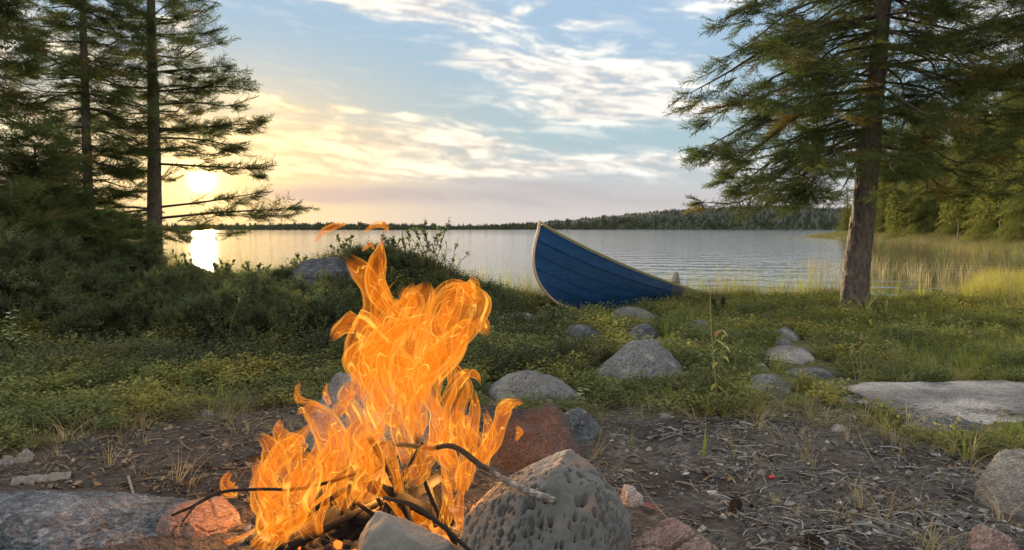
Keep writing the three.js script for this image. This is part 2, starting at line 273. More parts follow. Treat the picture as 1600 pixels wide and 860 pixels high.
function barkTube(pts, rad, seg, around, seed, base = [0.15, 0.118, 0.095]) {
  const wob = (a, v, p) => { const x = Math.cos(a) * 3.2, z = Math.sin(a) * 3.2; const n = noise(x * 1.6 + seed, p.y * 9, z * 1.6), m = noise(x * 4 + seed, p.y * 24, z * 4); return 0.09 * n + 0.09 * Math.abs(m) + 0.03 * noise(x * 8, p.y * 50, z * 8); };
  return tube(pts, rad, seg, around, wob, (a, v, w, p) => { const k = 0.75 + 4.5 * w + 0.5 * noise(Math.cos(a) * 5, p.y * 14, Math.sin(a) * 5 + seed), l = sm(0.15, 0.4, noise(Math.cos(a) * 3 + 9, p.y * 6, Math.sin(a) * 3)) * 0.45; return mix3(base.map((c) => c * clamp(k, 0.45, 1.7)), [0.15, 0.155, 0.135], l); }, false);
}
// a spruce: trunk, each limb, and the needled sprays as its crown
function spruce(o) {
  const r = rng(o.seed), root = thing('spruce_tree', o.label, 'tree', o.pts[0], o.group), curve = new THREE.CatmullRomCurve3(o.pts), off = o.pts[0].clone().negate();
  const rel = o.pts.map((p) => p.clone().add(off)), Hh = o.pts[o.pts.length - 1].y - o.pts[0].y;
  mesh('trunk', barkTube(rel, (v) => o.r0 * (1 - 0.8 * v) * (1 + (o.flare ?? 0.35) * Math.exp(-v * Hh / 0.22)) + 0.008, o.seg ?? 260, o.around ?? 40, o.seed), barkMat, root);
  const lists = SPRAYS.map(() => []);
  const trunkAt = (y) => { let lo = 0, hi = 1; for (let i = 0; i < 24; i++) { const m = (lo + hi) / 2; curve.getPoint(m).y < y ? lo = m : hi = m; } return curve.getPoint(lo).add(off); };
  const limb = (pts, dens, thick) => {
    const c = new THREE.CatmullRomCurve3(pts), L = c.getLength();
    const bough = mesh('branch', tube(pts, (v) => (0.0035 + thick * (1 - v)), 10, 5), twigMat, root);
    const n = Math.max(3, Math.round(L * dens / 5));
    for (let k = 0; k <= n; k++) {   // tufts of sprays with gaps between them
      const s = k === n ? 0.95 : clamp(0.14 + 0.84 * (k + 0.9 * r()) / n, 0, 0.97), p = c.getPoint(s), d = c.getTangent(s), sd = new THREE.Vector3().crossVectors(d, UPV).normalize(), far = (0.05 + 0.30 * (1 - s)) * (o.reach ?? 1), sg = r() < 0.5 ? -1 : 1;
      const q0 = k === n ? p : p.clone().addScaledVector(sd, sg * far * r()).addScaledVector(UPV, -(o.hang ?? 0.3) * 0.4 * r()), m = 4 + Math.floor(r() * 4), tone = 0.65 + 0.6 * r(), dry = r() < 0.1;
      if (k < n) mesh('twig', tube([p, p.clone().lerp(q0, 0.5).addScaledVector(d, 0.03), q0.clone().addScaledVector(d, 0.05)], (v) => 0.005 * (1 - 0.6 * v), 3, 4), twigMat, bough);
      for (let w = 0; w < m; w++) {
        const f = d.clone().multiplyScalar(0.35 + 0.7 * r()).addScaledVector(sd, sg * 0.35 + (r() - 0.5) * 1.7).addScaledVector(UPV, 0.35 - (o.hang ?? 0.3) * 1.6 * r()), q = (r() < (s < 0.75 ? 0.4 : 0.1) ? 2 : 0) + (r() < 0.5 ? 0 : 1), kk = tone * (0.8 + 0.4 * r()), y = dry ? 1 : 0.3 * r();
        lists[q].push([place(q0.clone().addScaledVector(d, (r() - 0.5) * 0.12), f, UPV.clone().add(V((r() - 0.5) * 1.6, 0, (r() - 0.5) * 1.6)), (0.7 + 0.5 * r()) * (o.sprayScale ?? 1)), [(0.105 + 0.10 * y) * kk, (0.15 + 0.015 * y) * kk, 0.046 * kk]]);
      }
    }
  };
  for (const b of o.limbs ?? []) { const p0 = trunkAt(b.y - o.pts[0].y + o.pts[0].y), tip = b.tip.clone().add(off); const mid = p0.clone().lerp(tip, 0.5); mid.y += b.bow ?? 0.15; const q = p0.clone().lerp(tip, 0.8); q.y += (b.bow ?? 0.15) * 0.35; limb([p0, mid, q, tip], b.dens ?? o.dens, b.thick ?? 0.018); }
  for (let y = o.y0; y < o.y1; y += o.step * (0.8 + 0.4 * r())) {
    const per = o.per + Math.floor(r() * 2), a0 = r() * 6.28;
    for (let k = 0; k < per; k++) {
      const a = a0 + k / per * 6.28 + (r() - 0.5) * 0.6, len = o.len(y) * (0.75 + 0.45 * r()) * (o.skip ? o.skip(a, y) : 1);
      if (len < 0.12) continue;
      const p0 = trunkAt(y), h = V(Math.cos(a), 0, Math.sin(a)), dr = o.droop(y) + 0.15 * (r() - 0.5);
      const sw = V(-h.z, 0, h.x).multiplyScalar(len * 0.16 * (r() - 0.5) * 2), wv = () => V(0, len * 0.07 * (r() - 0.5), 0);
      limb([p0, p0.clone().addScaledVector(h, len * 0.35).add(V(0, len * 0.35 * (-dr * 0.6), 0)).add(sw).add(wv()), p0.clone().addScaledVector(h, len * 0.7).add(V(0, -dr * len * 0.72, 0)).add(wv()), p0.clone().addScaledVector(h, len).add(V(0, -dr * len * 0.88 + 0.05 * len, 0))], o.dens, 0.006 + 0.006 * len);
    }
  }
  lists.forEach((l, q) => l.length && copies('crown', SPRAYS[q], needleMat, l, root));
  return root;
}
// ---------------------------------------------------------------- the large spruce on the shore at the right
{
  const D = 9.2, P = (x, y, d = D) => at(x, y, d), base = onGround(1336, 488); base.y -= 0.08;
  const bz = -base.z;
  spruce({ label: 'tall spruce with thick leaning trunk standing on the shore right of the boat', seed: 12, r0: 0.15, flare: 0.3, seg: 420, around: 64,
    pts: [base, P(1338, 430, bz), P(1350, 330, bz), P(1362, 200, bz), P(1372, 100, bz), P(1382, 0, bz), P(1396, -160, bz + 0.05), P(1410, -420, bz + 0.1)],
    limbs: [
      { y: 2.55, tip: P(1092, 236, 8.9), bow: 0.22, dens: 26, thick: 0.022 }, { y: 2.2, tip: P(1150, 292, 9.0), bow: 0.2, dens: 24 }, { y: 2.35, tip: P(1135, 260, 9.5), bow: 0.25, dens: 20 },
      { y: 3.3, tip: P(1066, 152, 9.0), bow: 0.2, dens: 20, thick: 0.024 }, { y: 3.0, tip: P(1100, 190, 9.7), bow: 0.2, dens: 15 }, { y: 3.9, tip: P(1120, 40, 9.0), bow: 0.3, dens: 18 }, { y: 3.6, tip: P(1125, 96, 8.6), bow: 0.25, dens: 14 },
      { y: 2.0, tip: P(1215, 304, 8.7), bow: 0.12, dens: 22 }, { y: 2.1, tip: P(1255, 300, 8.3), bow: 0.1, dens: 18 }, { y: 4.4, tip: P(1150, -20, 9.3), bow: 0.2, dens: 16 }, { y: 2.7, tip: P(1190, 150, 8.2), bow: 0.15, dens: 18 }, { y: 3.2, tip: P(1230, 60, 8.0), bow: 0.15, dens: 18 }, { y: 2.0, tip: P(1240, 290, 9.6), bow: 0.14, dens: 18 },
      { y: 2.3, tip: P(1520, 180, 9.0), bow: 0.12, dens: 18 }, { y: 2.8, tip: P(1560, 120, 9.4), bow: 0.15, dens: 18 }, { y: 1.95, tip: P(1440, 262, 9.0), bow: 0.1, dens: 16 },
    ],
    y0: 1.95, y1: 6.4, step: 0.19, per: 5, len: (y) => 1.75 - 0.16 * (y - 2), droop: (y) => 0.42 - 0.05 * (y - 2), dens: 15.5, hang: 0.4, sprayScale: 1, skip: (a, y) => (y < 2.6 && Math.sin(a) > 0.2 ? 0.75 : 1) });
}
// the neighbour whose boughs hang in from the right edge
{
  const base = V(7.0, ground(7.0, -8.2) - 0.05, -8.2);
  spruce({ label: 'dark spruce at the right edge with boughs hanging into view', seed: 57, r0: 0.16, pts: [base, V(7.05, 2, -8.2), V(7.0, 4, -8.2), V(7.05, 6.5, -8.2)],
    limbs: [{ y: 2.7, tip: at(1440, 150, 8.6), bow: 0.25, dens: 22 }, { y: 3.2, tip: at(1460, 60, 8.2), bow: 0.2, dens: 22 }, { y: 3.7, tip: at(1430, 10, 8.9), bow: 0.2, dens: 20 }, { y: 3.0, tip: at(1525, 95, 7.8), bow: 0.2, dens: 22 }, { y: 3.4, tip: at(1550, 30, 8.0), bow: 0.2, dens: 22 }],
    y0: 2.9, y1: 5.2, step: 0.28, per: 5, len: (y) => 1.9 - 0.16 * (y - 2), droop: () => 0.4, dens: 21, hang: 0.5 });
}
// ---------------------------------------------------------------- spruces on the left
{
  const D = 12, b1 = V(at(240, 400, D).x, ground(at(240, 400, D).x, -D) - 0.06, -D), P = (x, y, d = D) => at(x, y, d);
  spruce({ label: 'large spruce in front of the low sun at the left', seed: 101, r0: 0.115, flare: 0.2, pts: [b1, P(241, 330), P(240, 200), P(237, 80), P(235, -60), P(235, -320)],
    limbs: [{ y: 1.15, tip: P(456, 326, 11.6), bow: 0.02, dens: 26, thick: 0.02 }, { y: 2.0, tip: P(402, 264, 11.7), bow: 0.0, dens: 22 }, { y: 1.32, tip: P(402, 302, 12.3), bow: -0.02, dens: 18 }, { y: 2.5, tip: P(406, 192, 11.8), bow: 0.0, dens: 26 }, { y: 3.1, tip: P(384, 134, 12.1), bow: 0.02, dens: 24 }, { y: 2.4, tip: P(372, 228, 12.5), bow: 0.04, dens: 18 }, { y: 3.4, tip: P(345, 104, 11.6), bow: 0.0, dens: 18 }, { y: 2.9, tip: P(362, 166, 12.6), bow: 0.05, dens: 18 }],
    y0: 1.0, y1: 7.3, step: 0.3, per: 4, len: (y) => 1.35 - 0.13 * (y - 1), droop: (y) => 0.1 - 0.08 * (y - 1), dens: 16, hang: 0.3, skip: (a, y) => (y > 1.1 && y < 2.05 && Math.cos(a) > 0.35 ? 0 : 1) });
  const x2 = at(137, 400, 11).x, b2 = V(x2, ground(x2, -11) - 0.06, -11);
  spruce({ label: 'slender spruce with a thin bare lower trunk at the left', seed: 202, r0: 0.07, flare: 0.15, pts: [b2, at(138, 330, 11), at(134, 200, 11), at(130, 60, 11), at(128, -60, 11), at(127, -170, 11)],
    y0: 1.7, y1: 5.5, step: 0.24, per: 5, len: (y) => y < 2.2 ? 0.7 : 1.05 - 0.2 * (y - 2.2), droop: (y) => 0.2 - 0.06 * (y - 2), dens: 15, hang: 0.35, sprayScale: 0.9 });
  const x3 = at(-25, 400, 9).x, b3 = V(x3, ground(x3, -9) - 0.06, -9);
  spruce({ label: 'dense dark spruce cut by the left edge of the view', seed: 303, r0: 0.11, pts: [b3, V(x3, 1.5, -9), V(x3 - 0.05, 3.2, -9), V(x3, 5.2, -9)],
    y0: 0.55, y1: 4.9, step: 0.26, per: 5, len: (y) => 1.15 - 0.2 * (y - 0.5), droop: () => 0.15, dens: 15, hang: 0.3 });
  // young spruces filling the gaps below
  const young = [[60, 9.6, 1.7], [185, 10.2, 1.0], [100, 10.6, 1.3], [20, 8.2, 1.25], [150, 9.4, 0.9]];
  const words = ['tallest young spruce at the left', 'young spruce between the two left trunks', 'young spruce beside the thin trunk', 'bushy little spruce near the left edge', 'knee-high spruce before the left trunks'];
  young.forEach(([px, d, h], i) => { const x = at(px, 400, d).x, b = V(x, ground(x, -d) - 0.04, -d); spruce({ label: words[i], group: 'young spruces under the left trees', seed: 400 + i, r0: 0.022, seg: 30, around: 8, pts: [b, V(x + 0.02, b.y + h * 0.5, -d), V(x, b.y + h, -d)], y0: b.y + 0.1, y1: b.y + h * 0.95, step: 0.13, per: 4, len: (y) => 0.62 * (1 - (y - b.y) / h * 0.85) * (0.6 + h * 0.25), droop: () => -0.05, dens: 20, hang: 0.12, sprayScale: 0.75 }); });
}
// ---------------------------------------------------------------- forest on the bank across the cove
{
  const far = [sprayGeo(1.1, 4, 1, 70, 0.4, 5.5), sprayGeo(0.9, 3, 1, 71, 0.6, 6)];
  function proto(seed, h, w) {
    const r = rng(seed), g = new THREE.Group(); const l = [[], []];
    mesh('trunk', tube([V(0, 0, 0), V(0.06, h * 0.5, 0), V(0, h, 0)], (v) => 0.13 * (1 - v) + 0.015, 12, 6), twigMat, g);
    for (let y = h * 0.03; y < h * 0.98; y += 0.22) { const t = y / h, n = 8 + Math.floor(r() * 4); for (let k = 0; k < n; k++) { const a = r() * 6.28, R = w * (1 - t) ** 0.8 * (0.6 + 0.6 * r()), f = V(Math.cos(a), -0.45 - 0.3 * r() + 0.5 * t, Math.sin(a)); const m = Math.max(1, Math.round(R / 0.5)); for (let q = 0; q < m; q++) { const kk = 0.6 + 0.7 * r(), yl = r(); l[q % 2].push([place(V(Math.cos(a) * R * q / m, y - 0.3 * R * q / m, Math.sin(a) * R * q / m), f, UPV, Math.min(1, R) * (0.8 + 0.4 * r())), [(0.12 + 0.09 * yl) * kk, (0.165 + 0.03 * yl) * kk, 0.045 * kk]]); } } }
    l.forEach((x, i) => x.length && copies('crown', far[i], needleMat, x, g)); return g;
  }
  const protos = [proto(1, 10, 2.0), proto(2, 11, 1.7), proto(3, 8, 2.0), proto(4, 12, 2.2)], r = rng(909);
  const label = 'spruce in the olive green forest across the cove', grp = 'forest trees on the bank across the cove';
  let made = 0;
  for (let i = 0; i < 400 && made < 100; i++) {
    const s = 0.04 + 0.72 * r(), d = 4.5 + 26 * r() ** 1.4, p = bankPoint(s, d), px = 800 + F * p.x / -p.z;
    if (px < 1285 || px > 1760) continue;
    const t = protos[Math.floor(r() * 4)].clone(), grow = sm(1280, 1420, px), k = (0.6 + 0.65 * grow + 0.25 * r()) * (d < 8 ? 0.75 : 1);
    t.name = numbered('forest_spruce'); t.position.copy(p); t.position.y -= 0.1; t.rotation.y = r() * 6.28; t.scale.set(k * (0.9 + 0.3 * r()), k, k); scene.add(t); tag(t, label, 'tree', grp); made++;
  }
  // pale birch stems at the wood's edge
  const leaf = new Tri(); leaf.quad(V(0, 0, 0), V(0.09, 0.02, 0.12), V(0, 0, 0.26), V(-0.09, 0.02, 0.12)); const lg = leaf.geo();
  for (const [px, s0, hh, lb] of [[1412, 0.33, 4.5, 'slim pale birch leaning at the forest edge across the cove'], [1500, 0.45, 5.2, 'yellowing birch at the forest edge across the cove'], [1560, 0.52, 5.5, 'golden leaved birch near the right edge across the cove']]) {
    let best = null; for (let s = 0.05; s < 0.8; s += 0.005) { const p = bankPoint(s, 3.6), q = Math.abs(800 + F * p.x / -p.z - px); if (!best || q < best[0]) best = [q, p]; }
    const p = best[1], g = thing('birch_tree', lb, 'tree', V(p.x, p.y - 0.05, p.z)), l = [], lean = px === 1412 ? -0.5 : 0.25;
    mesh('trunk', tube([V(0, 0, 0), V(lean * 0.5, hh * 0.4, 0), V(lean, hh * 0.85, 0.1)], (v) => 0.06 * (1 - 0.8 * v), 14, 7), std({ color: rgb(0.16, 0.15, 0.13) }), g);
    for (let k = 0; k < 1500; k++) { const t = 0.35 + 0.65 * r(), a = r() * 6.28, R = (0.25 + 1.2 * Math.sin(t * 2.9)) * Math.sqrt(r()), kk = 0.7 + 0.6 * r(); l.push([place(V(lean * t + Math.cos(a) * R, hh * t - 0.3 * R, Math.sin(a) * R), V(r() - 0.5, r() - 0.7, r() - 0.5), V(r() - 0.5, 1, r() - 0.5), 0.9 + 0.5 * r()), [0.17 * kk, 0.18 * kk, 0.04 * kk]]); }
    copies('crown', lg, needleMat, l, g);
  }
}

const BOAT_ROLL = 0.17, BOAT_PITCH = 0.13;
// ---------------------------------------------------------------- boat
{
  const L = 4.85, B = 0.56, NST = 44, boat = new THREE.Group();
  const sheer = (t) => 0.34 + 0.66 * Math.pow(Math.max(0, (t - 0.1) / 0.9), 2.8), keel = (t) => 0.1 * sm(0.72, 1, t) ** 2;
  const half = (t) => t < 0.42 ? lerp(0.7, 1, Math.sin(t / 0.42 * Math.PI / 2)) * B : B * (1 - ((t - 0.42) / 0.58) ** 1.8 * 0.985);
  const hull = (t, v, side, out = 0) => {
    const k = keel(t), s = sheer(t), b = half(t), ph = v * Math.PI / 2, bow = sm(0.6, 1, t), z = b * lerp(Math.sin(ph) ** 0.85, v ** 1.05, bow * 0.8), y = k + (s - k) * lerp((1 - Math.cos(ph)) ** 0.95, v ** 1.15, bow * 0.75);
    return V(-L / 2 + L * t - (0.3 * (1 - v) ** 3 - 0.22 * Math.sin(Math.PI * v)) * sm(0.70, 1, t), y, side * (z + out * (0.3 + 0.7 * v)));
  };
  const worn = tile(256, (u, v) => { const n = fbm(u * 9, v * 26, 3, 4), w = sm(0.24, 0.34, fbm(u * 20, v * 60, 9, 4)), k = 0.8 + 0.5 * n; return [k + 0.5 * w, k + 0.25 * w, k]; });
  worn.repeat.set(1, 1);
  const blue = [[0.008, 0.068, 0.185], [0.0095, 0.074, 0.20], [0.0075, 0.062, 0.17]].map((c) => std({ color: rgb(...c), roughness: 0.55, specularIntensity: 0.5, map: worn }));
  const wood = std({ color: rgb(0.36, 0.31, 0.12), roughness: 0.7 }), inner = std({ color: rgb(0.25, 0.21, 0.13) }), grey = std({ color: rgb(0.22, 0.22, 0.22), roughness: 0.6 }), stemMat = std({ color: rgb(0.55, 0.38, 0.24), roughness: 0.7 });
  const NS = 6;
  for (const side of [-1, 1]) for (let i = 0; i < NS; i++) {
    const v0 = i / NS, v1 = (i + 1) / NS, pos = [], idx = [], rows = [[v0, 0.010, 0], [lerp(v0, v1, 0.5), 0.005, 0], [v1 + (i < NS - 1 ? 0.006 : 0), 0.0, 0], [v1, -0.014, 1], [v0, -0.008, 1]], R = rows.length;
    for (let s = 0; s <= NST; s++) for (const [v, o] of rows) { const p = hull(s / NST, Math.min(v, 1), side, o); pos.push(p.x, p.y, p.z); }
    for (let s = 0; s < NST; s++) for (let k = 0; k < R; k++) { const a = s * R + k, b = s * R + (k + 1) % R, c = a + R, d = b + R; side > 0 ? idx.push(a, b, c, b, d, c) : idx.push(a, c, b, b, c, d); }
    let g = new THREE.BufferGeometry(); g.setAttribute('position', new THREE.Float32BufferAttribute(pos, 3)); g.setAttribute('uv', new THREE.Float32BufferAttribute(pos.filter((_, q) => q % 3 !== 2).map((q, j) => q / 1.6 + (j % 2) * i * 0.17), 2)); g.setIndex(idx); g = g.toNonIndexed(); g.computeVertexNormals();
    mesh('hull_plank', g, blue[(i * 2 + (side > 0)) % 3], boat);
  }
  for (const side of [-1, 1]) { const pts = []; for (let s = 0; s <= 22; s++) { const p = hull(s / 22, 1, side, 0.012); p.y += 0.012; pts.push(p); } mesh('gunwale', tube(pts, () => 0.0145, 60, 8), wood, boat); }
  { const pts = []; for (let s = 0; s <= 14; s++) { const p = hull(1, 1 - s / 14, 1); p.z = 0; p.x += 0.02; if (s === 0) p.y += 0.05; pts.push(p); } for (const t of [0.9, 0.8]) { const p = hull(t, 0, 1); p.z = 0; p.y -= 0.01; pts.push(p); } mesh('stem_post', tube(pts, (v) => 0.018 - 0.003 * v, 40, 8), stemMat, boat); }
  { const pts = []; for (let t = 0.82; t >= -0.001; t -= 0.082) { const p = hull(t, 0, 1); p.z = 0; p.y -= 0.015; pts.push(p); } mesh('keel', tube(pts, () => 0.028, 24, 6), blue[2], boat); }
  { const s = new THREE.Shape(), n = 12; for (let k = -n; k <= n; k++) { const p = hull(0, Math.abs(k) / n, Math.sign(k) || 1, -0.004); k === -n ? s.moveTo(p.z, p.y) : s.lineTo(p.z, p.y); } const g = new THREE.ExtrudeGeometry(s, { depth: 0.03, bevelEnabled: false }); g.rotateY(Math.PI / 2).translate(-L / 2 + 0.002, 0, 0).scale(1, 1, -1); mesh('transom', g, std({ color: rgb(0.20, 0.23, 0.20) }), boat); }
  for (const t of [0.16, 0.42, 0.66]) { const b = half(t) - 0.03, x = -L / 2 + L * t; mesh('thwart', new THREE.BoxGeometry(0.22, 0.025, b * 1.9).translate(x, sheer(t) - 0.10, 0), inner, boat); }
  for (let i = 1; i < 9; i++) { const t = 0.06 + i * 0.098; for (const side of [-1, 1]) mesh('rib', tube([0, 0.25, 0.5, 0.75, 0.96].map((v) => { const p = hull(t, v, side, -0.02); p.y += 0.012 * (1 - v); return p; }), () => 0.014, 10, 5), inner, boat); }
  for (const side of [-1, 1]) { const p = hull(0.50, 1, side), s = new THREE.Shape([new THREE.Vector2(-0.16, 0), new THREE.Vector2(0.10, 0), new THREE.Vector2(0.10, 0.0), new THREE.Vector2(-0.08, 0.155), new THREE.Vector2(-0.115, 0.15)]); mesh('oarlock', new THREE.ExtrudeGeometry(s, { depth: 0.035, bevelSize: 0.006, bevelThickness: 0.006, bevelSegments: 2 }).translate(p.x, p.y + 0.03, p.z - 0.018), grey, boat); }
  boat.name = 'rowing_boat'; used.set('rowing_boat', 1); scene.add(boat);
  tag(boat, 'blue clinker-built rowing boat pulled up on the lake shore, bow raised', 'boat');
  // bow near, stern out over the water, heeled away from the fire
  const bow = at(845, 349, 8.9), yaw = Math.PI + 0.95;
  boat.rotation.order = 'YZX'; boat.rotation.set(BOAT_ROLL, yaw, BOAT_PITCH);
  boat.updateMatrixWorld(true);
  const tip = V(L / 2, sheer(1) + 0.03, 0).applyEuler(boat.rotation); boat.position.copy(bow).sub(tip);
}

// ---------------------------------------------------------------- stones
const speckle = (() => { const per = (u, v, f, s) => { const a = u * 6.28319, b = v * 6.28319, R = f / 6.283; return noise(Math.cos(a) * R + s, Math.sin(a) * R + Math.cos(b) * R, Math.sin(b) * R + s); };
  return tile(512, (u, v) => { const m = per(u, v, 14, 2) * 0.5 + per(u, v, 34, 9) * 0.6, f = per(u, v, 80, 4), g = per(u, v, 150, 11); let k = 0.62 + 0.42 * m + 0.4 * g; k = lerp(k, 0.3, sm(0.15, 0.42, f + 0.5 * m) * 0.8); k = lerp(k, 1, sm(0.25, 0.5, per(u, v, 44, 21) + 0.4 * per(u, v, 12, 31)) * 0.5); return [k, k, k]; }); })();
const softMat = std({ vertexColors: true, roughness: 0.9, specularIntensity: 0.35, bumpMap: speckle, bumpScale: 0.0012 });
const stoneMat = std({ vertexColors: true, map: speckle, bumpMap: speckle, bumpScale: 0.004, roughness: 0.88, specularIntensity: 0.4 });
const KINDS = {
  granite: (x, y, z, s) => { const m = fbm(x * 5 + s, y * 5, z * 5, 4), f = noise(x * 55, y * 55, z * 55 + s), l = sm(0.1, 0.3, fbm(x * 7, y * 7 + s, z * 7, 3)); let c = mix3([0.16, 0.165, 0.17], [0.30, 0.30, 0.295], clamp(0.5 + m * 1.2 + f * 0.5, 0, 1)); c = mix3(c, [0.07, 0.072, 0.075], sm(0.2, 0.5, f + m * 0.6) * 0.7); c = mix3(c, [0.40, 0.42, 0.37], l * 0.65); return mix3(c, [0.10, 0.11, 0.06], sm(0.12, 0.3, fbm(x * 4 + 7, y * 4, z * 4 + s, 4)) * 0.6); },
  dark: (x, y, z, s) => { const m = fbm(x * 6 + s, y * 6, z * 6, 4), f = noise(x * 70, y * 70, z * 70 + s); let c = mix3([0.07, 0.075, 0.085], [0.19, 0.20, 0.215], clamp(0.5 + m * 1.5 + f * 0.6, 0, 1)); return mix3(c, [0.34, 0.35, 0.35], sm(0.28, 0.5, noise(x * 34 + s, y * 34, z * 34)) * 0.55); },
  pink: (x, y, z, s) => { const m = fbm(x * 7 + s, y * 7, z * 7, 4), f = noise(x * 60, y * 60, z * 60 + s); return mix3(mix3([0.24, 0.15, 0.125], [0.40, 0.28, 0.24], clamp(0.5 + m * 1.5, 0, 1)), [0.13, 0.10, 0.09], sm(0.2, 0.5, f + 0.5 * m) * 0.6); },
  red: (x, y, z, s) => { const m = fbm(x * 6 + s, y * 6, z * 6, 4), f = noise(x * 80, y * 80, z * 80 + s), b = sm(-0.1, 0.25, fbm(x * 4, y * 4 + 3, z * 4 + s, 3)); return mix3(mix3([0.22, 0.155, 0.14], [0.31, 0.23, 0.21], clamp(0.5 + m * 1.4 + f * 0.4, 0, 1)), [0.11, 0.075, 0.068], b * 0.7); },
  porous: (x, y, z, s) => { const m = fbm(x * 5 + s, y * 5, z * 5, 4), f = noise(x * 75, y * 75, z * 75 + s), l = sm(0.08, 0.3, fbm(x * 9, y * 9, z * 9 + s, 3)); return mix3(mix3([0.15, 0.15, 0.14], [0.26, 0.26, 0.245], clamp(0.5 + m * 1.2 + f * 0.5, 0, 1)), [0.33, 0.24, 0.195], l * 0.7); },
  tan: (x, y, z, s) => { const m = fbm(x * 5 + s, y * 5, z * 5, 4), f = noise(x * 85, y * 85, z * 85 + s); return mix3(mix3([0.21, 0.20, 0.175], [0.34, 0.325, 0.29], clamp(0.5 + m * 1.3 + f * 0.45, 0, 1)), [0.12, 0.115, 0.10], sm(0.3, 0.6, f) * 0.4); },
  pale: (x, y, z, s) => { const m = fbm(x * 3 + s, y * 3, z * 3, 5), f = noise(x * 45, y * 45, z * 45 + s), k = sm(0.05, 0.35, fbm(x * 2.2, y * 2.2, z * 2.2 + s, 4)); let c = mix3([0.24, 0.22, 0.21], [0.48, 0.44, 0.40], clamp(0.5 + m * 2.2 + f * 0.4, 0, 1)); return mix3(c, [0.12, 0.125, 0.13], k * 0.85); },
};
function stoneGeo(rx, ry, rz, o) {
  const n = o.n ?? 26, seed = o.seed, r = rng(seed * 13 + 5), cube = new THREE.BoxGeometry(2, 2, 2, n, n, n); cube.deleteAttribute('normal'); cube.deleteAttribute('uv');
  const g = mergeVertices(cube, 1e-4), P = g.attributes.position, col = new Float32Array(P.count * 3), uv = new Float32Array(P.count * 2), planes = [];
  for (let i = 0; i < (o.cuts ?? 12); i++) planes.push([V(r() * 2 - 1, r() * 1.6 - 0.5, r() * 2 - 1).normalize(), 0.78 + 0.2 * r()]);
  const pits = []; if (o.pits) for (let i = 0; i < o.pits; i++) { const v = V(r() * 2 - 1, r() * 2 - 1, r() * 2 - 1).normalize(); if (fbm(v.x * 2.6, v.y * 2.6, v.z * 2.6 + 3, 3) + 0.12 < 0.25 * (r() - 0.5)) continue; pits.push([v, 0.009 + 0.026 * r() ** 3, 0.5 + 0.8 * r()]); }
  const grid = new Map(), key = (d) => `${Math.floor(d.x * 9)},${Math.floor(d.y * 9)},${Math.floor(d.z * 9)}`;
  for (const p of pits) { for (let a = -1; a < 2; a++) for (let b = -1; b < 2; b++) for (let c = -1; c < 2; c++) { const k = `${Math.floor(p[0].x * 9) + a},${Math.floor(p[0].y * 9) + b},${Math.floor(p[0].z * 9) + c}`; if (!grid.has(k)) grid.set(k, []); grid.get(k).push(p); } }
  const R = Math.max(rx, ry, rz), d = V(0, 0, 0), low = o.low ?? 0.3;
  for (let i = 0; i < P.count; i++) {
    d.fromBufferAttribute(P, i); d.set(Math.tan(d.x * 0.785), Math.tan(d.y * 0.785), Math.tan(d.z * 0.785)).normalize();
    const e = o.square ?? 2.4; let q = Math.pow(Math.abs(d.x) ** e + Math.abs(d.y) ** e + Math.abs(d.z) ** e, -1 / e);
    q *= 1 + low * fbm(d.x * 1.3 + seed, d.y * 1.3, d.z * 1.3, 3);
    for (const [nv, h] of planes) { const k = d.dot(nv); if (k > 0.05) { const m = h / k; if (m < q) q = lerp(q, m, 0.8); } }
    const wx = d.x * rx, wy = d.y * ry, wz = d.z * rz;
    q += ((o.rough ?? 0.01) * fbm(wx * 14 + seed, wy * 14, wz * 14, 4) + (o.rough ?? 0.01) * 0.35 * noise(wx * 90, wy * 90, wz * 90)) / R;
    if (o.crack) { const c = Math.abs(noise(wx * o.crack + seed, wy * o.crack * 2, wz * o.crack)); q -= 0.02 * (1 - sm(0, 0.035, c)) / R; }
    for (const [pv, pr, pd] of grid.get(key(d)) ?? []) { const a = 1 - d.dot(pv), t = Math.sqrt(2 * Math.max(a, 0)) / pr; if (t < 1.1) q -= 0.03 * pd * (1 - sm(0.6, 1.1, t)) * (0.5 + 25 * pr) / R; }
    P.setXYZ(i, wx * q, wy * q, wz * q);
    const c = KINDS[o.kind](wx * q, wy * q, wz * q, seed).map((v) => v * (o.tone ?? 0.8) * (o.soft ? 1 : 1.65)); uv[i * 2] = wx * q / 0.45; uv[i * 2 + 1] = (wy * q - 0.85 * wz * q) / 0.45; col[i * 3] = c[0]; col[i * 3 + 1] = c[1]; col[i * 3 + 2] = c[2];
  }
  g.setAttribute('color', new THREE.BufferAttribute(col, 3)); g.setAttribute('uv', new THREE.BufferAttribute(uv, 2)); g.computeVertexNormals(); return g;
}
const stones = [];   // footprints, so that nothing grows through them
function stone(name, label, x0, x1, yTop, yBase, o) {   // edges as seen, foot at yBase
  const foot = onGround((x0 + x1) / 2, yBase), dep = -foot.z, rx0 = (x1 - x0) / 2 / F * dep, rz = rx0 * (o.deep ?? 0.8), zc = foot.z - rz * 0.85, dc = -zc, rx = (x1 - x0) / 2 / F * dc * 1.02;
  const c = at((x0 + x1) / 2, yTop, dc), gy = ground(c.x, zc), top = c.y, sunk = o.sunk ?? 0.35, ry = Math.max(0.03, (top - gy) / (1 - sunk)) ;
  const m = mesh(name, stoneGeo(rx, ry * 0.98, rz, o), o.soft ? softMat : stoneMat);
  m.position.set(c.x, top - ry, zc); m.rotation.set(o.tx ?? 0, o.ty ?? 0, o.tz ?? 0); stones.push([c.x, zc, rx, rz, dep > 5 ? 0.32 : 0.12]);
  return tag(m, label, o.cat ?? 'stone', o.group);
}
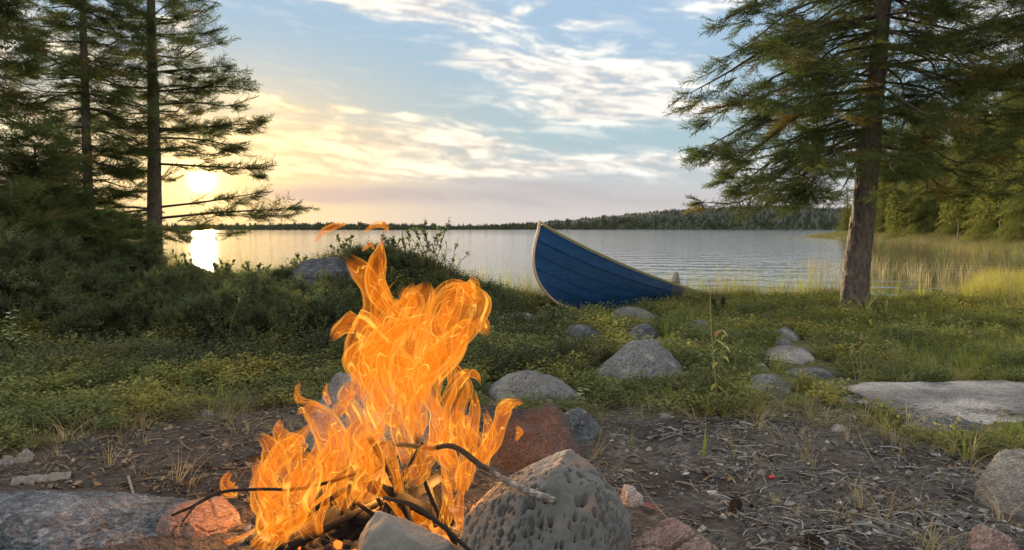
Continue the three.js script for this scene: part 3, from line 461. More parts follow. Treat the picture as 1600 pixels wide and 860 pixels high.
stone('boulder', 'large dark blue-grey boulder in the bottom left corner', -190, 335, 768, 868, { kind: 'dark', seed: 3, n: 110, deep: 0.62, rough: 0.05, square: 2.5, low: 0.35, cuts: 9, sunk: 0.3, crack: 3, tone: 0.95 });
stone('rock', 'angular pinkish rock between the fire and the dark boulder', 226, 372, 774, 838, { kind: 'pink', seed: 8, n: 50, tone: 0.8, deep: 0.8, cuts: 12, rough: 0.012, square: 2.8, crack: 8 });
stone('stone', 'smooth tan stone at the bottom edge before the flames', 540, 730, 803, 905, { kind: 'tan', seed: 14, n: 80, soft: 1, tone: 0.75, deep: 0.6, cuts: 4, rough: 0.007 });
stone('boulder', 'grey boulder covered in small pits beside the fire', 716, 1000, 700, 905, { kind: 'porous', seed: 21, n: 130, soft: 1, tone: 0.72, deep: 0.72, cuts: 5, rough: 0.007, pits: 3200, low: 0.22, sunk: 0.25, ty: 0.3 });
stone('boulder', 'reddish brown boulder right behind the flames', 752, 908, 634, 735, { kind: 'red', seed: 26, n: 64, tone: 0.45, deep: 0.8, cuts: 3, rough: 0.005, sunk: 0.25 });
stone('rock', 'small dark grey rock behind the reddish boulder', 858, 938, 640, 690, { kind: 'dark', seed: 33, n: 32, deep: 0.8, rough: 0.012 });
stone('slab', 'big grey boulder seen through the flames behind the fire', 455, 720, 578, 715, { kind: 'granite', seed: 39, n: 70, deep: 0.55, rough: 0.012, cuts: 5, tz: 0.16, sunk: 0.25 });
stone('rock', 'long flat grey rock in the green plants above the fire', 758, 918, 581, 628, { kind: 'granite', seed: 44, n: 40, deep: 0.6, rough: 0.02, square: 3, crack: 6 });
stone('boulder', 'rounded grey granite boulder sloping down to the right below the boat', 916, 1072, 526, 590, { kind: 'granite', seed: 51, n: 52, deep: 0.75, rough: 0.016, tz: -0.13, low: 0.3 });
stone('rock', 'dark rock left of the small rocks below the bow', 880, 938, 504, 534, { kind: 'dark', seed: 55, n: 26, rough: 0.02 });
stone('rock', 'dark rock among plants just above the rounded granite boulder', 972, 1036, 506, 532, { kind: 'dark', seed: 58, n: 24, rough: 0.02 });
stone('slab', 'flat pale slab in front of the boat', 944, 1036, 482, 500, { kind: 'granite', seed: 61, n: 28, square: 3.2, rough: 0.02 });
stone('slab', 'dark flat stone propped under the hull of the boat', 938, 1032, 469, 484, { kind: 'dark', seed: 64, n: 26, square: 3, rough: 0.02 });
stone('rock', 'small round rock at the bow of the boat', 908, 934, 477, 488, { kind: 'granite', seed: 66, n: 16, rough: 0.02 });
stone('rock', 'low grey rock between the boat and the tall dry stem', 1070, 1114, 496, 517, { kind: 'granite', seed: 69, n: 22, rough: 0.02 });
stone('rock', 'upper low rock in the grass right of the sapling', 1203, 1254, 514, 531, { kind: 'granite', seed: 72, n: 20, square: 3, rough: 0.02 });
stone('slab', 'flat pale rock lying in the grass left of the dry stalks', 1182, 1278, 541, 566, { kind: 'pale', seed: 75, n: 28, square: 3, rough: 0.02 });
stone('rock', 'small rock just above the flat pale rock', 1208, 1244, 529, 545, { kind: 'granite', seed: 77, n: 16, rough: 0.02 });
stone('rock', 'rounded grey rock at the edge of the grass right of the sapling', 1166, 1244, 582, 617, { kind: 'granite', seed: 81, n: 32, rough: 0.016 });
stone('rock', 'thin dark rock beside a red patch of leaves', 1228, 1304, 577, 592, { kind: 'dark', seed: 84, n: 22, square: 3, rough: 0.015 });
stone('rock', 'tiny grey rock below the flat pale rock', 1176, 1204, 568, 580, { kind: 'granite', seed: 87, n: 14, rough: 0.015 });
stone('slab', 'wide pale flat slab at the right edge', 1322, 1720, 610, 655, { kind: 'pale', seed: 90, n: 76, square: 3.6, deep: 0.62, rough: 0.075, cuts: 0, low: 0.28, sunk: 0.3, crack: 2.5, tone: 0.95 });
stone('slab', 'low bluish slab below the wide pale slab', 1412, 1536, 652, 676, { kind: 'dark', seed: 93, n: 40, square: 3.6, deep: 0.6, rough: 0.03, sunk: 0.4, tone: 0.9 });
stone('boulder', 'buff coloured rock cut by the right edge', 1532, 1690, 698, 806, { kind: 'tan', seed: 96, n: 60, deep: 0.8, cuts: 10, rough: 0.016, square: 2.6 });
stone('slab', 'pinkish slab under the pitted boulder', 968, 1140, 818, 885, { kind: 'pink', seed: 99, n: 52, tone: 0.8, deep: 0.5, square: 3, rough: 0.012, crack: 7 });
stone('rock', 'small pink rock in the bottom right corner', 1512, 1590, 826, 870, { kind: 'pink', seed: 103, n: 30, cuts: 10, rough: 0.014 });
stone('rock', 'small pale stone right of the pitted boulder', 966, 1006, 758, 793, { kind: 'pale', seed: 106, n: 24, cuts: 10, rough: 0.01 });
stone('rock', 'dark rock on top of the heathy mound', 455, 566, 402, 440, { kind: 'dark', seed: 110, n: 34, deep: 0.6, rough: 0.03, sunk: 0.3 });
stone('rock', 'mossy rock low in the plants below the bow', 770, 850, 488, 502, { kind: 'granite', seed: 114, n: 22, square: 3, rough: 0.02 });
{
  const spots = [[40, 716, 26], [322, 652, 20], [206, 735, 13], [1310, 676, 24], [1062, 690, 12], [1190, 742, 16], [1015, 705, 13], [145, 690, 12], [1040, 655, 18], [1288, 705, 10], [452, 720, 14], [1420, 742, 15], [1130, 812, 16], [1065, 775, 12]];
  const lb = ['pale pebble beside the bark at the left', 'white pebble on the dark soil left of the fire', 'pebble on the soil above the pink rock', 'grey pebble at the edge of the dry grass', 'pebble on the charred litter below the sapling', 'pale pebble beside the red scrap', 'pebble right of the dark rock', 'pebble in the moss at the left', 'pebble near the charred stick', 'pebble in the litter left of the bluish slab', 'pebble close to the left flames', 'pebble in the straw left of the buff rock', 'pebble in the litter at the bottom right', 'pebble right of the small pale stone'];
  spots.forEach(([x, y, w], i) => stone('pebble', lb[i], x - w / 2, x + w / 2, y - w * 0.55, y, { kind: ['pale', 'granite', 'tan'][i % 3], seed: 140 + i, n: 10, cuts: 10, rough: 0.004, cat: 'pebble', sunk: 0.2 }));
}
const onStone = (x, z) => stones.some(([a, b, rx, rz, f]) => ((x - a) / (rx + 0.02)) ** 2 + ((z - b - f * 0.85) / (rz + f)) ** 2 < 1);

// ---------------------------------------------------------------- fire
const FD = 2.5;   // distance of the fire
const FIRE_LIGHT = 0.65;
const charMat = std({ vertexColors: true, roughness: 0.95 });
function stick(name, label, pts, r0, r1, o = {}) {   // crooked branch with bark
  const s = o.seed ?? 1, base = pts[0].clone(), rel = pts.map((p) => p.clone().sub(base));
  const g = tube(rel, (v) => lerp(r0, r1, v), o.seg ?? 60, 10, (a, v) => 0.16 * noise(Math.cos(a) * 1.5 + s, v * 26, Math.sin(a) * 1.5) + 0.12 * noise(Math.cos(a) * 4, v * 70, s), (a, v, w) => { const k = 0.7 + 2 * w; let c = (o.col ?? [0.012, 0.0105, 0.0095]).map((q) => q * clamp(k, 0.4, 1.6)); if (o.tip) { const t = sm(o.tip - 0.12, o.tip + 0.1, v + 0.1 * noise(v * 20, a)); c = mix3(c, mix3([0.13, 0.115, 0.10], [0.36, 0.35, 0.32], sm(0.0, 0.3, noise(Math.cos(a) * 3, v * 34, s))), t); } return c; });
  const m = mesh(name, g, charMat); m.position.copy(base); return tag(m, label, o.cat ?? 'stick', o.group);
}
stick('stick', 'half-burnt branch with a lichen grey end resting on the pitted boulder', [at(592, 692, 2.52), at(640, 697, 2.46), at(672, 701, 2.42), at(706, 698, 2.38), at(760, 734, 2.28), at(812, 762, 2.2), at(868, 784, 2.14)], 0.0075, 0.011, { seed: 4, tip: 0.72, seg: 110 });
stick('stick', 'forked black stick poking out of the fire to the left', [at(560, 740, 2.45), at(470, 764, 2.4), at(405, 765, 2.35), at(345, 770, 2.3), at(300, 792, 2.25), at(268, 806, 2.2)], 0.006, 0.004, { seed: 6 });
stick('stick', 'short black twig lying on the pinkish rock', [at(345, 768, 2.3), at(310, 786, 2.24), at(285, 815, 2.16)], 0.0045, 0.003, { seed: 7 });
stick('stick', 'thin dark stick slanting down between the stones before the fire', [at(600, 778, 2.3), at(650, 792, 2.2), at(690, 822, 2.12), at(735, 862, 2.05)], 0.007, 0.006, { seed: 8 });
stick('stick', 'charred stick crossing the flames', [at(470, 800, 2.5), at(540, 735, 2.48), at(600, 690, 2.5)], 0.008, 0.006, { seed: 9 });
stick('stick', 'black stub at the left edge of the fire', [at(386, 718, 2.6), at(420, 712, 2.62), at(470, 716, 2.65)], 0.013, 0.011, { seed: 10 });
{
  const r = rng(808);
  for (let i = 0; i < 26; i++) {
    const a = r() * 6.28, R = 0.12 + 0.26 * r(), cx = at(590, 800, FD).x, b = V(cx + Math.cos(a) * R, 0, -FD + Math.sin(a) * R * 0.7); b.y = ground(b.x, b.z) + 0.02 + 0.04 * r();
    const up = 0.10 + 0.26 * r(), e = V(cx + 0.06 + (r() - 0.5) * 0.22, b.y + up, -FD + (r() - 0.5) * 0.2);
    stick('firewood', 'charred piece of firewood in the middle of the flames', [b, b.clone().lerp(e, 0.5).add(V((r() - 0.5) * 0.04, 0.01, (r() - 0.5) * 0.04)), e], 0.007 + 0.010 * r(), 0.005 + 0.006 * r(), { seed: 20 + i, seg: 30, cat: 'firewood', group: 'burning firewood', col: [0.006, 0.005, 0.0045] });
  }
}
{
  const logs = [[[500, 826], [640, 790], 0.026, -0.1], [[470, 800], [600, 812], 0.03, 0.08], [[700, 800], [580, 760], 0.024, 0.12], [[560, 840], [690, 742], 0.022, -0.02], [[430, 838], [540, 815], 0.024, -0.16]];
  logs.forEach(([a, b, R, dz], i) => { const p = at(a[0], a[1], FD + dz), q = at(b[0], b[1], FD - dz); p.y = ground(p.x, p.z) + R; q.y = Math.max(q.y, ground(q.x, q.z) + R); stick('burning_log', 'thick charred log at the bottom of the fire', [p, p.clone().lerp(q, 0.5).add(V(0, 0.01, 0.01)), q], R, R * 0.85, { seed: 70 + i, seg: 50, cat: 'firewood', group: 'burning logs', col: [0.007, 0.006, 0.005] }); });
}
// ash and embers under the burning wood
{
  const r = rng(611), c0 = at(585, 820, FD), pos = [], col = [], idx = [], NR = 26, NA = 60;
  for (let i = 0; i <= NR; i++) for (let j = 0; j < NA; j++) { const a = j / NA * 6.2832, R = (i / NR) * (0.46 + 0.06 * noise(Math.cos(a) * 2, Math.sin(a) * 2)), x = c0.x + Math.cos(a) * R, z = -FD + Math.sin(a) * R * 0.72, t = i / NR; pos.push(x, ground(x, z) + 0.03 * (1 - t) + 0.006 + 0.012 * fbm(x * 22, z * 22, 3, 3) * (1 - t) - (i === NR ? 0.03 : 0), z); const n = 0.5 + fbm(x * 14, z * 14, 6, 4); col.push(...mix3([0.03, 0.026, 0.024], [0.24, 0.23, 0.22], sm(0.45, 0.8, n))); }
  for (let i = 0; i < NR; i++) for (let j = 0; j < NA; j++) { const a = i * NA + j, b = i * NA + (j + 1) % NA; idx.push(a, b, a + NA, b, b + NA, a + NA); }
  const g = new THREE.BufferGeometry(); g.setAttribute('position', new THREE.Float32BufferAttribute(pos, 3)); g.setAttribute('color', new THREE.Float32BufferAttribute(col, 3)); g.setIndex(idx); g.computeVertexNormals();
  kind(mesh('ash', g, std({ vertexColors: true, roughness: 1, side: THREE.DoubleSide })), 'stuff', 'grey ash and char under the fire');
  const coal = new THREE.IcosahedronGeometry(1, 1), p = coal.attributes.position; for (let i = 0; i < p.count; i++) { const k = 1 + 0.35 * noise(p.getX(i) * 2, p.getY(i) * 2, p.getZ(i) * 2 + 5); p.setXYZ(i, p.getX(i) * k, p.getY(i) * k, p.getZ(i) * k); } coal.computeVertexNormals();
  const em = [], ch = []; for (let i = 0; i < 260; i++) { const a = r() * 6.28, R = 0.42 * Math.sqrt(r()), x = c0.x + Math.cos(a) * R, z = -FD + Math.sin(a) * R * 0.7, m = place(V(x, ground(x, z) + 0.02 + 0.03 * (1 - R / 0.42), z), V(r() - 0.5, r() - 0.5, r() - 0.5), V(r() - 0.5, 1, r() - 0.5), V(1.4, 0.8, 1).multiplyScalar(0.006 + 0.016 * r() * r())); (i % 4 === 0 && R < 0.36 ? em : ch).push([m]); }
  copies('fire_ember', coal, std({ color: rgb(0.03, 0.015, 0.01), emissive: rgb(1, 0.2, 0.02), emissiveIntensity: 0.7 }), em).userData.label = 'glowing embers under the fire';
  copies('charcoal', coal, std({ color: rgb(0.02, 0.018, 0.017) }), ch).userData.label = 'black charcoal bits under the fire';
}
// flames: closed flattened tongues; the glow is their own
function flameTex(seed) {
  const W = 256, H = 256, em = new Uint8Array(W * H * 4), al = new Uint8Array(W * H * 4);
  for (let y = 0; y < H; y++) for (let x = 0; x < W; x++) {
    const u = x / W, v = y / H, cu = Math.cos(u * 6.283), su = Math.sin(u * 6.283);
    const wu = 0.55 * noise(cu * 0.9 + seed, v * 2.6, su * 0.9), c2 = Math.cos(u * 6.283 + wu * 2.2), s2 = Math.sin(u * 6.283 + wu * 2.2);
    const n1 = noise(c2 * 1.0 + seed, v * 1.0 + seed, s2 * 1.0), n2 = noise(c2 * 1.7 - seed, v * 1.3, s2 * 1.7 + 4), n3 = fbm(cu * 1.1, v * 2.3 + seed, su * 1.1 + 7, 3);
    let ridge = Math.max((1 - sm(0, 0.05, Math.abs(n1))) * 0.95, (1 - sm(0, 0.06, Math.abs(n2))) * 0.3);
    const ed = Math.min(u, 1 - u, Math.abs(u - 0.5)), edge = 1 - sm(0, 0.035, Math.abs(ed - 0.07));
    ridge = Math.max(ridge * (0.45 + 0.9 * clamp(0.5 + n3 * 1.6, 0, 1)), edge * 0.4);
    const body = clamp(0.55 + n3 * 1.1, 0, 1), hot = clamp(ridge, 0, 1);
    const e = mix3(mix3([0.37, 0.055, 0.002], [0.44, 0.105, 0.003], body), [0.58, 0.33, 0.045], hot);
    const i = (y * W + x) * 4; for (let k = 0; k < 3; k++) em[i + k] = clamp(e[k] * 255, 0, 255); em[i + 3] = 255;
    let a = lerp(0.10 + 0.42 * body * body, 0.72, hot); a *= sm(0, 0.075, ed) * sm(0, 0.08, v) * (1 - sm(0.80, 0.995, v + 0.08 * n2));
    al[i] = al[i + 1] = al[i + 2] = clamp(a * 255, 0, 255); al[i + 3] = 255;
  }
  const mk = (d) => { const t = new THREE.DataTexture(d, W, H); t.wrapS = THREE.RepeatWrapping; t.magFilter = THREE.LinearFilter; t.needsUpdate = true; return t; };
  return std({ color: 0x000000, roughness: 1, emissive: 0xffffff, emissiveMap: mk(em), alphaMap: mk(al), emissiveIntensity: 1.05, transparent: true, side: THREE.DoubleSide });
}
const flameMats = [1.3, 7.7, 13.1, 22.9, 31.4].map(flameTex);
const flame = thing('campfire_flame', 'tall leaping orange flames of the campfire in the foreground', 'fire', V(at(590, 820, FD).x, 0, -FD));
{
  const r = rng(4242), off = flame.position.clone().negate();
  function tongue(pts, wid, o = {}) {   // pts: [px, py, distance], wid: half widths in the same measure
    const P = pts.map(([x, y, d]) => at(x, y, d).add(off)), c = new THREE.CatmullRomCurve3(P), seg = 26, ar = 18, pos = [], uv = [], idx = [], th0 = o.yaw ?? (r() - 0.5) * 1.2, tw = (r() - 0.5) * 1.6, flat = o.flat ?? 0.3 + 0.25 * r(), u0 = 0, ph = r() * 20;
    for (let i = 0; i <= seg; i++) {
      const v = i / seg, p = c.getPoint(v), t = c.getTangent(v), k = v * (wid.length - 1), ki = Math.min(wid.length - 2, Math.floor(k)); let w = lerp(wid[ki], wid[ki + 1], k - ki) * FD / F * (1 + 0.22 * noise(v * 5, ph));
      const yaw = th0 + tw * v, A = V(Math.cos(yaw), 0, Math.sin(yaw)); A.addScaledVector(t, -A.dot(t)).normalize(); const Bv = new THREE.Vector3().crossVectors(t, A);
      for (let j = 0; j <= ar; j++) { const a = j / ar * Math.PI * 2, rip = 1 + 0.18 * noise(Math.cos(a) * 1.2 + ph, v * 4, Math.sin(a) * 1.2), ca = Math.cos(a) * w * rip, sa = Math.sin(a) * w * flat * rip + 0.25 * w * Math.cos(a) * Math.sin(v * 7 + ph); pos.push(p.x + A.x * ca + Bv.x * sa, p.y + A.y * ca + Bv.y * sa, p.z + A.z * ca + Bv.z * sa); uv.push(u0 + j / ar, v); }
    }
    for (let i = 0; i < seg; i++) for (let j = 0; j < ar; j++) { const a = i * (ar + 1) + j, b = a + 1, d = a + ar + 1, e = d + 1; idx.push(a, b, d, b, e, d); }
    const g = new THREE.BufferGeometry(); g.setAttribute('position', new THREE.Float32BufferAttribute(pos, 3)); g.setAttribute('uv', new THREE.Float32BufferAttribute(uv, 2)); g.setIndex(idx); g.computeVertexNormals();
    mesh('flame_tongue', g, flameMats[Math.floor(r() * 5)], flame);
  }
  const T = (list, wid, dz = 0, o) => tongue(list.map(([x, y], i) => [x, y, FD - dz]), wid, o);
  // the tall head of the fire
  T([[590, 620], [572, 550], [588, 490], [582, 450], [562, 422], [540, 400]], [22, 34, 26, 22, 20, 5], 0.02, { yaw: 0.1 });
  T([[640, 520], [612, 480], [597, 440], [595, 405]], [16, 10, 6, 1.5], 0.05);
  T([[640, 590], [600, 545], [560, 505], [530, 515], [516, 536]], [22, 26, 22, 14, 2], 0.03, { yaw: 0 });
  T([[640, 640], [630, 560], [640, 500], [662, 460], [668, 436]], [26, 42, 40, 24, 3], 0, { yaw: 0 });
  T([[660, 600], [690, 540], [705, 480], [728, 452], [744, 470]], [24, 40, 40, 26, 8], -0.03, { yaw: 0 });
  T([[670, 585], [705, 540], [735, 508], [752, 508], [763, 528]], [18, 22, 18, 14, 5], 0.06, { yaw: 0 });
  T([[590, 560], [620, 500], [640, 470], [622, 452]], [20, 28, 22, 4], 0.07);
  T([[600, 640], [585, 580], [600, 530], [650, 505], [690, 490]], [22, 28, 24, 16, 3], 0.08);
  T([[610, 560], [660, 570], [705, 540], [735, 520]], [14, 22, 18, 5], 0.1);
  T([[700, 560], [745, 500], [752, 470], [725, 448], [700, 452]], [10, 14, 14, 10, 3], 0.08);
  T([[570, 600], [560, 560], [590, 535], [640, 530]], [16, 22, 18, 4], 0.09);
  // the waist
  T([[600, 720], [582, 660], [572, 610], [590, 550]], [14, 20, 26, 14], 0.05); T([[640, 730], [628, 660], [642, 610], [628, 560]], [14, 20, 22, 10], 0.0);
  T([[680, 720], [690, 660], [672, 610], [690, 560]], [16, 22, 24, 14], -0.04); T([[720, 700], [708, 650], [722, 600], [700, 560]], [14, 18, 20, 10], 0.04);
  T([[690, 640], [712, 600], [732, 583], [745, 588], [752, 604]], [12, 12, 8, 5, 1.5], 0.06); T([[655, 690], [640, 640], [632, 600], [620, 575]], [10, 14, 16, 3], 0.1);
  T([[560, 700], [556, 650], [540, 622], [552, 590]], [16, 20, 16, 3], 0.04);
  // left shoulder and wisps
  T([[530, 740], [520, 690], [500, 655], [476, 640], [462, 652]], [20, 26, 22, 12, 2], -0.05); T([[510, 640], [490, 630], [468, 625], [464, 610], [470, 596]], [3, 6, 10, 8, 2], -0.05, { flat: 0.5 }); T([[516, 635], [508, 615], [512, 598]], [4, 7, 2], -0.1);
  T([[450, 780], [430, 730], [424, 700], [402, 676]], [16, 24, 16, 3], 0.02); T([[470, 760], [450, 700], [436, 672], [440, 655]], [16, 22, 12, 3], -0.06); T([[372, 770], [358, 765], [352, 752], [364, 734]], [10, 14, 10, 2], 0.1, { yaw: 0 });
  T([[440, 830], [420, 780], [408, 745], [396, 716]], [26, 28, 20, 4], 0.1); T([[480, 840], [465, 780], [480, 730], [466, 700]], [28, 32, 22, 4], 0.15); T([[540, 800], [520, 740], [530, 690], [512, 660]], [22, 28, 24, 4], 0.06);
  T([[560, 790], [580, 730], [560, 680], [580, 640]], [18, 24, 24, 4], 0.12); T([[350, 850], [380, 838], [410, 822]], [8, 12, 3], 0.25); T([[400, 862], [430, 835], [460, 800], [445, 770]], [18, 24, 20, 4], 0.2);
  // right side
  T([[720, 760], [735, 690], [742, 640], [740, 606]], [12, 14, 10, 2], 0.02); T([[740, 730], [770, 690], [785, 650], [790, 635], [820, 626]], [12, 14, 13, 12, 3], 0.0, { yaw: 0 }); T([[780, 650], [800, 632], [820, 630]], [7, 8, 3], 0.02);
  T([[755, 730], [765, 680], [758, 640]], [10, 12, 3], -0.08); T([[720, 770], [730, 730], [750, 700]], [10, 14, 4], 0.1); T([[690, 840], [700, 780], [690, 730]], [9, 12, 3], 0.1); T([[720, 830], [716, 790], [726, 750]], [7, 9, 2], 0.14); T([[806, 690], [812, 676], [806, 664]], [4, 6, 1.5], -0.1);
  // many smaller licks, drifting with the rising air
  const env = [[400, 585, 600], [440, 568, 748], [480, 548, 742], [520, 530, 745], [545, 565, 708], [575, 584, 714], [600, 582, 712], [625, 540, 716], [650, 470, 770], [700, 410, 785], [750, 392, 748], [800, 390, 726], [860, 350, 720]];
  const bound = (y) => { for (let i = 0; i < env.length - 1; i++) if (y <= env[i + 1][0]) { const t = clamp((y - env[i][0]) / (env[i + 1][0] - env[i][0]), 0, 1); return [lerp(env[i][1], env[i + 1][1], t), lerp(env[i][2], env[i + 1][2], t)]; } return [350, 720]; };
  for (let i = 0; i < 70; i++) {
    let y = 470 + 385 * Math.pow(r(), 0.72); const [a, b] = bound(y); let x = lerp(a + 10, b - 10, r());
    const dz = (r() - 0.5) * (y > 680 ? 0.44 : 0.2), n = 4 + Math.floor(r() * 3), pts = [[x, y, FD - dz]], big = r() < 0.65, w0 = big ? 10 + 13 * r() : 3 + 4 * r(), dark = x > 590 && x < 700 && y > 690 && y < 800;
    if (dark && r() < 0.6) continue;
    for (let k = 0; k < n; k++) { const q = 0.012; x += 26 * (noise(x * q, y * q, dz * 4 + i * 0.13) * 1.5) + (y > 620 ? (600 - x) * 0.03 : 0); y -= 16 + 16 * r(); const [l, h] = bound(y); if ((x < l || x > h) && k > 1) break; x = clamp(x, l - 12, h + 12); pts.push([x, y, FD - dz + (r() - 0.5) * 0.03]); }
    tongue(pts, [w0 * 0.6, w0, w0 * 0.9, w0 * 0.5, 0.6], {});
  }
  for (const [x, y, d, k] of [[590, 770, FD, 1.0], [560, 690, FD, 0.9], [650, 560, FD, 0.7], [450, 790, FD - 0.05, 0.5], [680, 760, FD - 0.02, 0.6]]) { const l = new THREE.PointLight(rgb(1, 0.42, 0.1), k * FIRE_LIGHT, 0, 2); l.position.copy(at(x, y, d)); l.castShadow = true; l.shadow.radius = 3; l.name = 'flame_light'; scene.add(l); }
}
// loose licks that have broken away above
{
  const bits = [['torn-off lick of flame drifting high over the fire at the left', [[492, 378], [505, 362], [522, 354], [540, 350]], [2, 5, 6, 2]], ['torn-off lick of flame drifting high over the fire at the right', [[570, 362], [585, 352], [600, 352], [606, 362]], [2, 5, 6, 2]], ['small torn-off lick of flame just above the tall tip', [[566, 392], [578, 382], [584, 390]], [1.5, 4, 1.5]]];
  bits.forEach(([lb, pts, wid], n) => {
    const base = at(pts[0][0], pts[0][1], FD), P = pts.map(([x, y]) => at(x, y, FD).sub(base)), c = new THREE.CatmullRomCurve3(P), pos = [], uv = [], idx = [], seg = 16, ar = 12;
    for (let i = 0; i <= seg; i++) { const v = i / seg, p = c.getPoint(v), t = c.getTangent(v), k = v * (wid.length - 1), ki = Math.min(wid.length - 2, Math.floor(k)), w = lerp(wid[ki], wid[ki + 1], k - ki) * FD / F, A = V(0, 0, 1), Bv = new THREE.Vector3().crossVectors(t, A).normalize(); for (let j = 0; j <= ar; j++) { const a = j / ar * 6.2832; pos.push(p.x + Bv.x * Math.cos(a) * w, p.y + Bv.y * Math.cos(a) * w, p.z + Math.sin(a) * w * 0.5); uv.push(j / ar, 0.1 + 0.75 * v); } }
    for (let i = 0; i < seg; i++) for (let j = 0; j < ar; j++) { const a = i * (ar + 1) + j, b = a + 1, d = a + ar + 1, e = d + 1; idx.push(a, b, d, b, e, d); }
    const g = new THREE.BufferGeometry(); g.setAttribute('position', new THREE.Float32BufferAttribute(pos, 3)); g.setAttribute('uv', new THREE.Float32BufferAttribute(uv, 2)); g.setIndex(idx); g.computeVertexNormals();
    const m = mesh('flame_lick', g, flameMats[n]); m.position.copy(base); tag(m, lb, 'flame');
  });
}

// ---------------------------------------------------------------- low growth
const leafMat = phy({ color: 0xffffff, side: THREE.DoubleSide, transmission: 0.4, roughness: 1, specularIntensity: 0.3 });
function sprigGeo(seed) {   // upright juniper-like sprig along +z
  const T = new Tri(), r = rng(seed); let p = V(0, 0, 0);
  for (let i = 0; i < 3; i++) { const e = needles(T, p, V((r() - 0.5) * 0.9, (r() - 0.5) * 0.9, 1), 0.04, 0.006, 0.018, 0.0035, r); for (let k = 0; k < 5; k++) needles(T, p.clone().lerp(e, r()), V((r() - 0.5) * 2, (r() - 0.5) * 2, 0.8), 0.035 + 0.03 * r(), 0.007, 0.017, 0.0035, r); p = e; }
  return T.geo();
}
const SPRIGS = [sprigGeo(5), sprigGeo(6), sprigGeo(7)];
function leafyGeo(seed, n, L, ll, lw, spread) {   // little shrub of upright stems with oval leaves, growing along +y
  const T = new Tri(), r = rng(seed);
  for (let s = 0; s < n; s++) {
    const a = r() * 6.28, d = V(Math.cos(a) * spread * r(), 1, Math.sin(a) * spread * r()).normalize(), b = V((r() - 0.5) * 0.05, 0, (r() - 0.5) * 0.05), h = L * (0.6 + 0.6 * r()), q = Math.round(h / 0.012);
    for (let i = 2; i <= q; i++) { const p = b.clone().addScaledVector(d, h * i / q), th = i * 2.4 + r(), o = V(Math.cos(th), 0.35 + 0.5 * r(), Math.sin(th)).normalize(), w = new THREE.Vector3().crossVectors(o, UPV).normalize(), l = ll * (0.7 + 0.5 * r()), m = p.clone().addScaledVector(o, l * 0.5); T.quad(p, m.clone().addScaledVector(w, lw), p.clone().addScaledVector(o, l).add(V(0, -l * 0.2, 0)), m.clone().addScaledVector(w, -lw)); }
  }
  return T.geo();
}
const COVER = [leafyGeo(11, 6, 0.055, 0.019, 0.006, 0.7), leafyGeo(12, 7, 0.075, 0.017, 0.006, 0.6), leafyGeo(13, 5, 0.04, 0.024, 0.008, 0.9)], BUSHY = [leafyGeo(15, 9, 0.17, 0.022, 0.008, 1.1), leafyGeo(16, 10, 0.13, 0.018, 0.007, 1.3), leafyGeo(17, 8, 0.20, 0.02, 0.007, 0.9)];
function tuftGeo(seed, n, h, w, bend, spread) {
  const T = new Tri(), r = rng(seed);
  for (let i = 0; i < n; i++) {
    const a = r() * 6.28, d = V(Math.cos(a), 0, Math.sin(a)), side = V(-d.z, 0, d.x), b = d.clone().multiplyScalar(spread * r()), hh = h * (0.5 + 0.6 * r()), bd = bend * (0.3 + r()), ww = w * (0.6 + 0.7 * r()); let pl = null;
    for (let k = 0; k <= 4; k++) { const t = k / 4, p = b.clone().addScaledVector(d, hh * bd * t * t).add(V(0, hh * t * (1 - 0.35 * bd * t), 0)), q = side.clone().multiplyScalar(ww * (1 - t * 0.95)); const cur = [p.clone().add(q), p.clone().sub(q)]; if (pl) T.quad(pl[0], cur[0], cur[1], pl[1]); pl = cur; }
  }
  return T.geo();
}
const TUFT = { short: [tuftGeo(1, 16, 0.10, 0.0018, 0.9, 0.035), tuftGeo(2, 14, 0.13, 0.002, 0.7, 0.03)], mid: [tuftGeo(3, 18, 0.30, 0.0024, 0.6, 0.05), tuftGeo(4, 18, 0.36, 0.0024, 0.8, 0.06)], tall: [tuftGeo(5, 9, 0.62, 0.0026, 0.35, 0.06), tuftGeo(6, 8, 0.75, 0.0026, 0.45, 0.07)], dry: [tuftGeo(7, 12, 0.16, 0.0014, 1.6, 0.05)] };
const fresh = (r) => { const k = 0.75 + 0.5 * r(), y = r(); return [(0.20 + 0.18 * y) * k, (0.265 + 0.11 * y) * k, 0.065 * k]; };
const straw = (r) => { const k = 0.6 + 0.7 * r(); return [0.40 * k, 0.33 * k, 0.18 * k]; };
const upright = (x, z, s, r, tilt = 0.15) => place(V(x, ground(x, z) - 0.004, z), V(Math.cos(r() * 6.28), 0, Math.sin(r() * 6.28)).add(V((r() - 0.5) * tilt, (r() - 0.5) * tilt, 0)), UPV, s);
const onBoat = (x, z) => { const t = (-8.75 - z) / 3.6; return t > -0.06 && t < 1.05 && Math.abs(x - 0.36 - 2.55 * t) < 0.62; };
